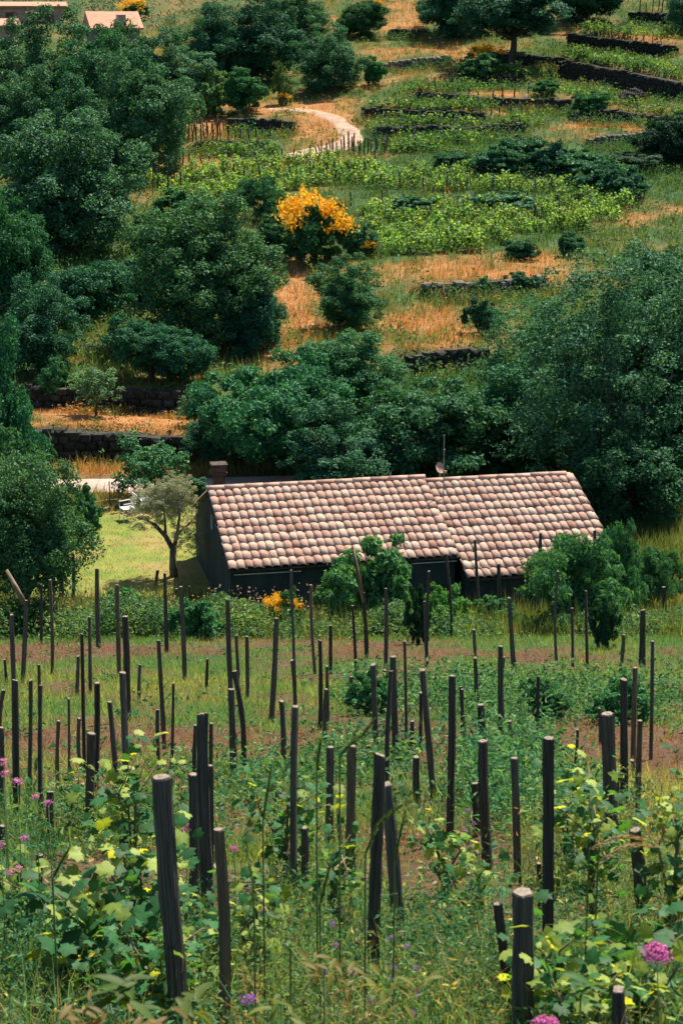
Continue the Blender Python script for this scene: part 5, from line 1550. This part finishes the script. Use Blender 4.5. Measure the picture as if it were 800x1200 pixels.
for u, v, w, lb in ((4, 893, 15, "topmost pink flower at the left edge"), (6, 907, 13, "pink flower just under the topmost one at the left edge"), (21, 917, 16, "pink flower left of the row of four slim stakes"), (42, 934, 12, "pink flower between two dark stakes on the left"),
                    (57, 941, 12, "pink flower hanging in front of a short dark stake"), (29, 983, 13, "pink flower low beside the block stake"), (1, 990, 12, "pink flower low at the left edge"), (12, 1022, 13, "faded pink flower beside yellow leaves on the left"), (22, 1018, 12, "pale pink flower near the short left stake")):
    flower(lb, u, v, w, 1120 if v < 960 else 1150, PINK[int(u) % 2], "pink flower heads", ub=u + 4)
flower("big magenta flower head at the right edge", 769, 1118, 38, 1330, MAG, "magenta flower heads")
flower("magenta flower head cut off by the bottom edge beside the thickest stake", 638, 1202, 36, 1420, MAG, "magenta flower heads")
flower("dark purple flower spike near the bottom middle", 291, 1172, 22, 1290, PUR, "purple flowers")
for u, v, w, lb in ((458, 1100, 11, "purple flower at the dark stake's foot, highest of its cluster"), (476, 1110, 11, "purple flower just right of the leaning dark stake"), (461, 1134, 9, "small purple flower between the crossing stakes"),
                    (459, 1146, 9, "small purple flower under the crossing stakes"), (487, 1135, 10, "purple flower right of the brown leaf"), (486, 1163, 14, "largest purple flower of the low cluster"), (434, 1172, 13, "purple flower left of the crossing stakes' foot"),
                    (484, 1188, 11, "lowest purple flower of the cluster"), (411, 1140, 10, "faint purple flower left of the crossing stakes"), (390, 1083, 11, "purple flower at the leaf mass in the middle"), (393, 1108, 12, "purple flower above the brown leaf in the middle"), (379, 1140, 10, "purple flower on the brown-leaved weed")):
    flower(lb, u, v, w, v + 90, PUR, "purple flowers")
for (u, v), w_ in zip(((548, 950), (555, 965), (560, 985), (545, 975), (566, 975)), ("topmost", "second highest", "lowest", "leftmost", "rightmost")):
    flower(f"{w_} mauve flower spike at the foot of the short square stake", u, v, 8, 1010, PUR, "mauve flowers by the square stake")

def ear(label, pts, Y, r_, col, n=260, name="grass_ear", stem_to=None):
    """a bristly grass head on a stalk; pts = pixel path of the head from its base to its tip"""
    Y = Y * 1.62; r_ = r_ * 1.55
    P = [at(u, v, Y) for u, v in pts]
    root_p = hit(stem_to[0], stem_to[1]) if stem_to else None
    if root_p is None:
        root_p = np.array([P[0][0], Y, float(terr(P[0][0], Y))])
    root = thing(name, label, "grass ear", tuple(root_p), 0, "tall grass ears in the foreground")
    P = [q - root_p for q in P]
    mb = MB(); mb.tube([(0, 0, -.02), P[0] * .55 + np.array([0, 0, .02]), P[0]] + P[1:], [.004] * 3 + [.003] * (len(P) - 1), 5)
    me = mb.mesh("stalk", [M['stalk']], True); link("stalk", me, root)
    rng = np.random.default_rng(len(label))
    s = np.linspace(0, 1, len(P)); t = rng.random(n)
    C = np.stack([np.interp(t, s, [q[i] for q in P]) for i in range(3)], 1)
    d = unit(rng.normal(size=(n, 3)))
    prof = r_ * (np.sin(np.clip(t * .94 + .05, 0, 1) * math.pi) ** .5)
    tang = unit(np.array(P[-1]) - np.array(P[0]))
    V = np.empty((n, 3, 3)); w = unit(np.cross(d, tang)) * r_ * .22
    b_ = C + d * prof[:, None] * .25
    V[:, 0] = b_ - w; V[:, 1] = b_ + w; V[:, 2] = C + d * prof[:, None] * 1.15 + tang * r_ * 1.6
    cols = np.repeat(np.array(col) * rng.uniform(.6, 1.3, (n, 1)), 3, 0)
    link("head", new_mesh("head", V.reshape(-1, 3), [np.arange(n * 3).reshape(n, 3)], [M['ear']], col=cols), root)
GEc, STc = (.10, .17, .05), (.42, .33, .17)
ear("bent green grass ear hooking over the mossy stake", [(398, 886), (410, 872), (424, 862), (437, 844)], 4.6, .010, GEc)
ear("green grass ear arching left of the crossing stakes", [(428, 1000), (440, 970), (455, 955), (470, 945)], 4.4, .009, GEc)
ear("upright green grass ear right of the crossing stakes", [(462, 1010), (468, 980), (475, 950)], 4.4, .008, GEc)
ear("pale wheat-coloured ear curving across the broad stake, upper of two", [(690, 995), (715, 983), (735, 981), (752, 985)], 4.3, .009, STc)
ear("pale wheat-coloured ear curving across the broad stake, lower of two", [(700, 1010), (722, 996), (745, 990), (769, 994)], 4.2, .009, STc)
ear("dark green grass ear standing before the middle grapevine", [(308, 965), (312, 935), (318, 900)], 4.5, .008, GEc)
ear("dark green grass ear right of the middle grapevine", [(371, 905), (373, 885), (376, 868)], 4.6, .008, GEc)
ear("grass ear leaning on the left behind the drooping leaf", [(62, 1030), (72, 1010), (81, 995)], 4.4, .008, GEc)
ear("green ear left of the slender purple spike", [(298, 1080), (297, 1040), (290, 1000)], 4.2, .007, GEc)
ear("long straw stalk slanting at the bottom middle", [(340, 1110), (360, 1140), (385, 1175)], 4.0, .003, STc, 40)
ear("bent green ear beside the small vine near the crossing stakes", [(375, 1060), (380, 1040), (386, 1015)], 4.3, .008, GEc)

# blurred weeds close to the lens along the bottom edge
def near_weed(label, u, v, Y, n, size, col, seed, spread):
    rng = random.Random(seed)
    p = np.array([ray(u, v)[0] * Y, Y, float(terr(ray(u, v)[0] * Y, Y))])
    t = at(u, v, Y)
    root = thing("broad_leaved_weed", label, "weed", tuple(p), 0, "weeds at the bottom edge")
    mb = MB(); mb.tube([(0, 0, -.03), (t - p) * .6, t - p], [.006, .005, .003], 6); link("stem", mb.mesh("stem", [M['stalk']], True), root)
    lib = LONGL
    for i in range(n):
        an = rng.uniform(0, 6.28); s = size * rng.uniform(.7, 1.25)
        c = (t - p) + np.array([rng.gauss(0, spread), rng.gauss(0, spread), rng.gauss(0, spread * .6)])
        o = link("leaf", lib[i % 2], root, tuple(c), (rng.uniform(-.5, .7), rng.uniform(-.4, .4), an), (s, s, s)); g_ = rng.uniform(.75, 1.2)
        o.color = (col[0] * g_, col[1] * g_, col[2] * g_, 1)
def long_leaf(seed):
    rng = np.random.default_rng(seed)
    V, Q = [], []
    for i in range(6):
        t = i / 5; w = .16 * math.sin(math.pi * min(1, t * .93 + .06)) ** .8
        V += [(-w, t, -.35 * t * t + .05), (0, t, -.35 * t * t), (w, t, -.35 * t * t + .05)]
    for i in range(5):
        for j in range(2): Q.append((i * 3 + j, i * 3 + j + 1, i * 3 + j + 4, i * 3 + j + 3))
    return new_mesh("leaf", V, [np.array(Q)], [M['vine']], col=np.repeat(np.array([[.06, .12, .04]]), len(V), 0), smooth=True)
LONGL = [long_leaf(1), long_leaf(2)]
near_weed("dark olive weed with long drooping leaves at the lower left", 150, 1165, 4.5, 12, .085, (1.0, .95, .6), 1, .025)
near_weed("dark weed with brown-tipped leaves at the bottom left centre", 225, 1180, 4.4, 12, .08, (1.2, .9, .6), 2, .03)
near_weed("reddish dry weed along the bottom left edge", 175, 1202, 4.2, 22, .055, (2.8, 1.0, 1.0), 3, .05)
near_weed("pinkish dry leaves at the bottom edge left of the centre", 90, 1206, 4.2, 20, .05, (2.8, 1.1, 1.1), 4, .05)
near_weed("brown-leaved weed at the foot of the crossing stakes", 462, 1158, 5.0, 22, .05, (2.2, 1.2, .7), 5, .04)
near_weed("brown-leaved weed between middle grass and purple flowers", 380, 1135, 5.0, 18, .05, (2.4, 1.1, .7), 6, .04)
near_weed("brownish weed at the bottom middle", 330, 1175, 4.8, 8, .06, (2.2, 1.4, .9), 7, .03)
near_weed("dark green broad weed in the lower right behind the thickest stake", 680, 1165, 5.0, 12, .08, (.8, 1.1, .9), 8, .03)
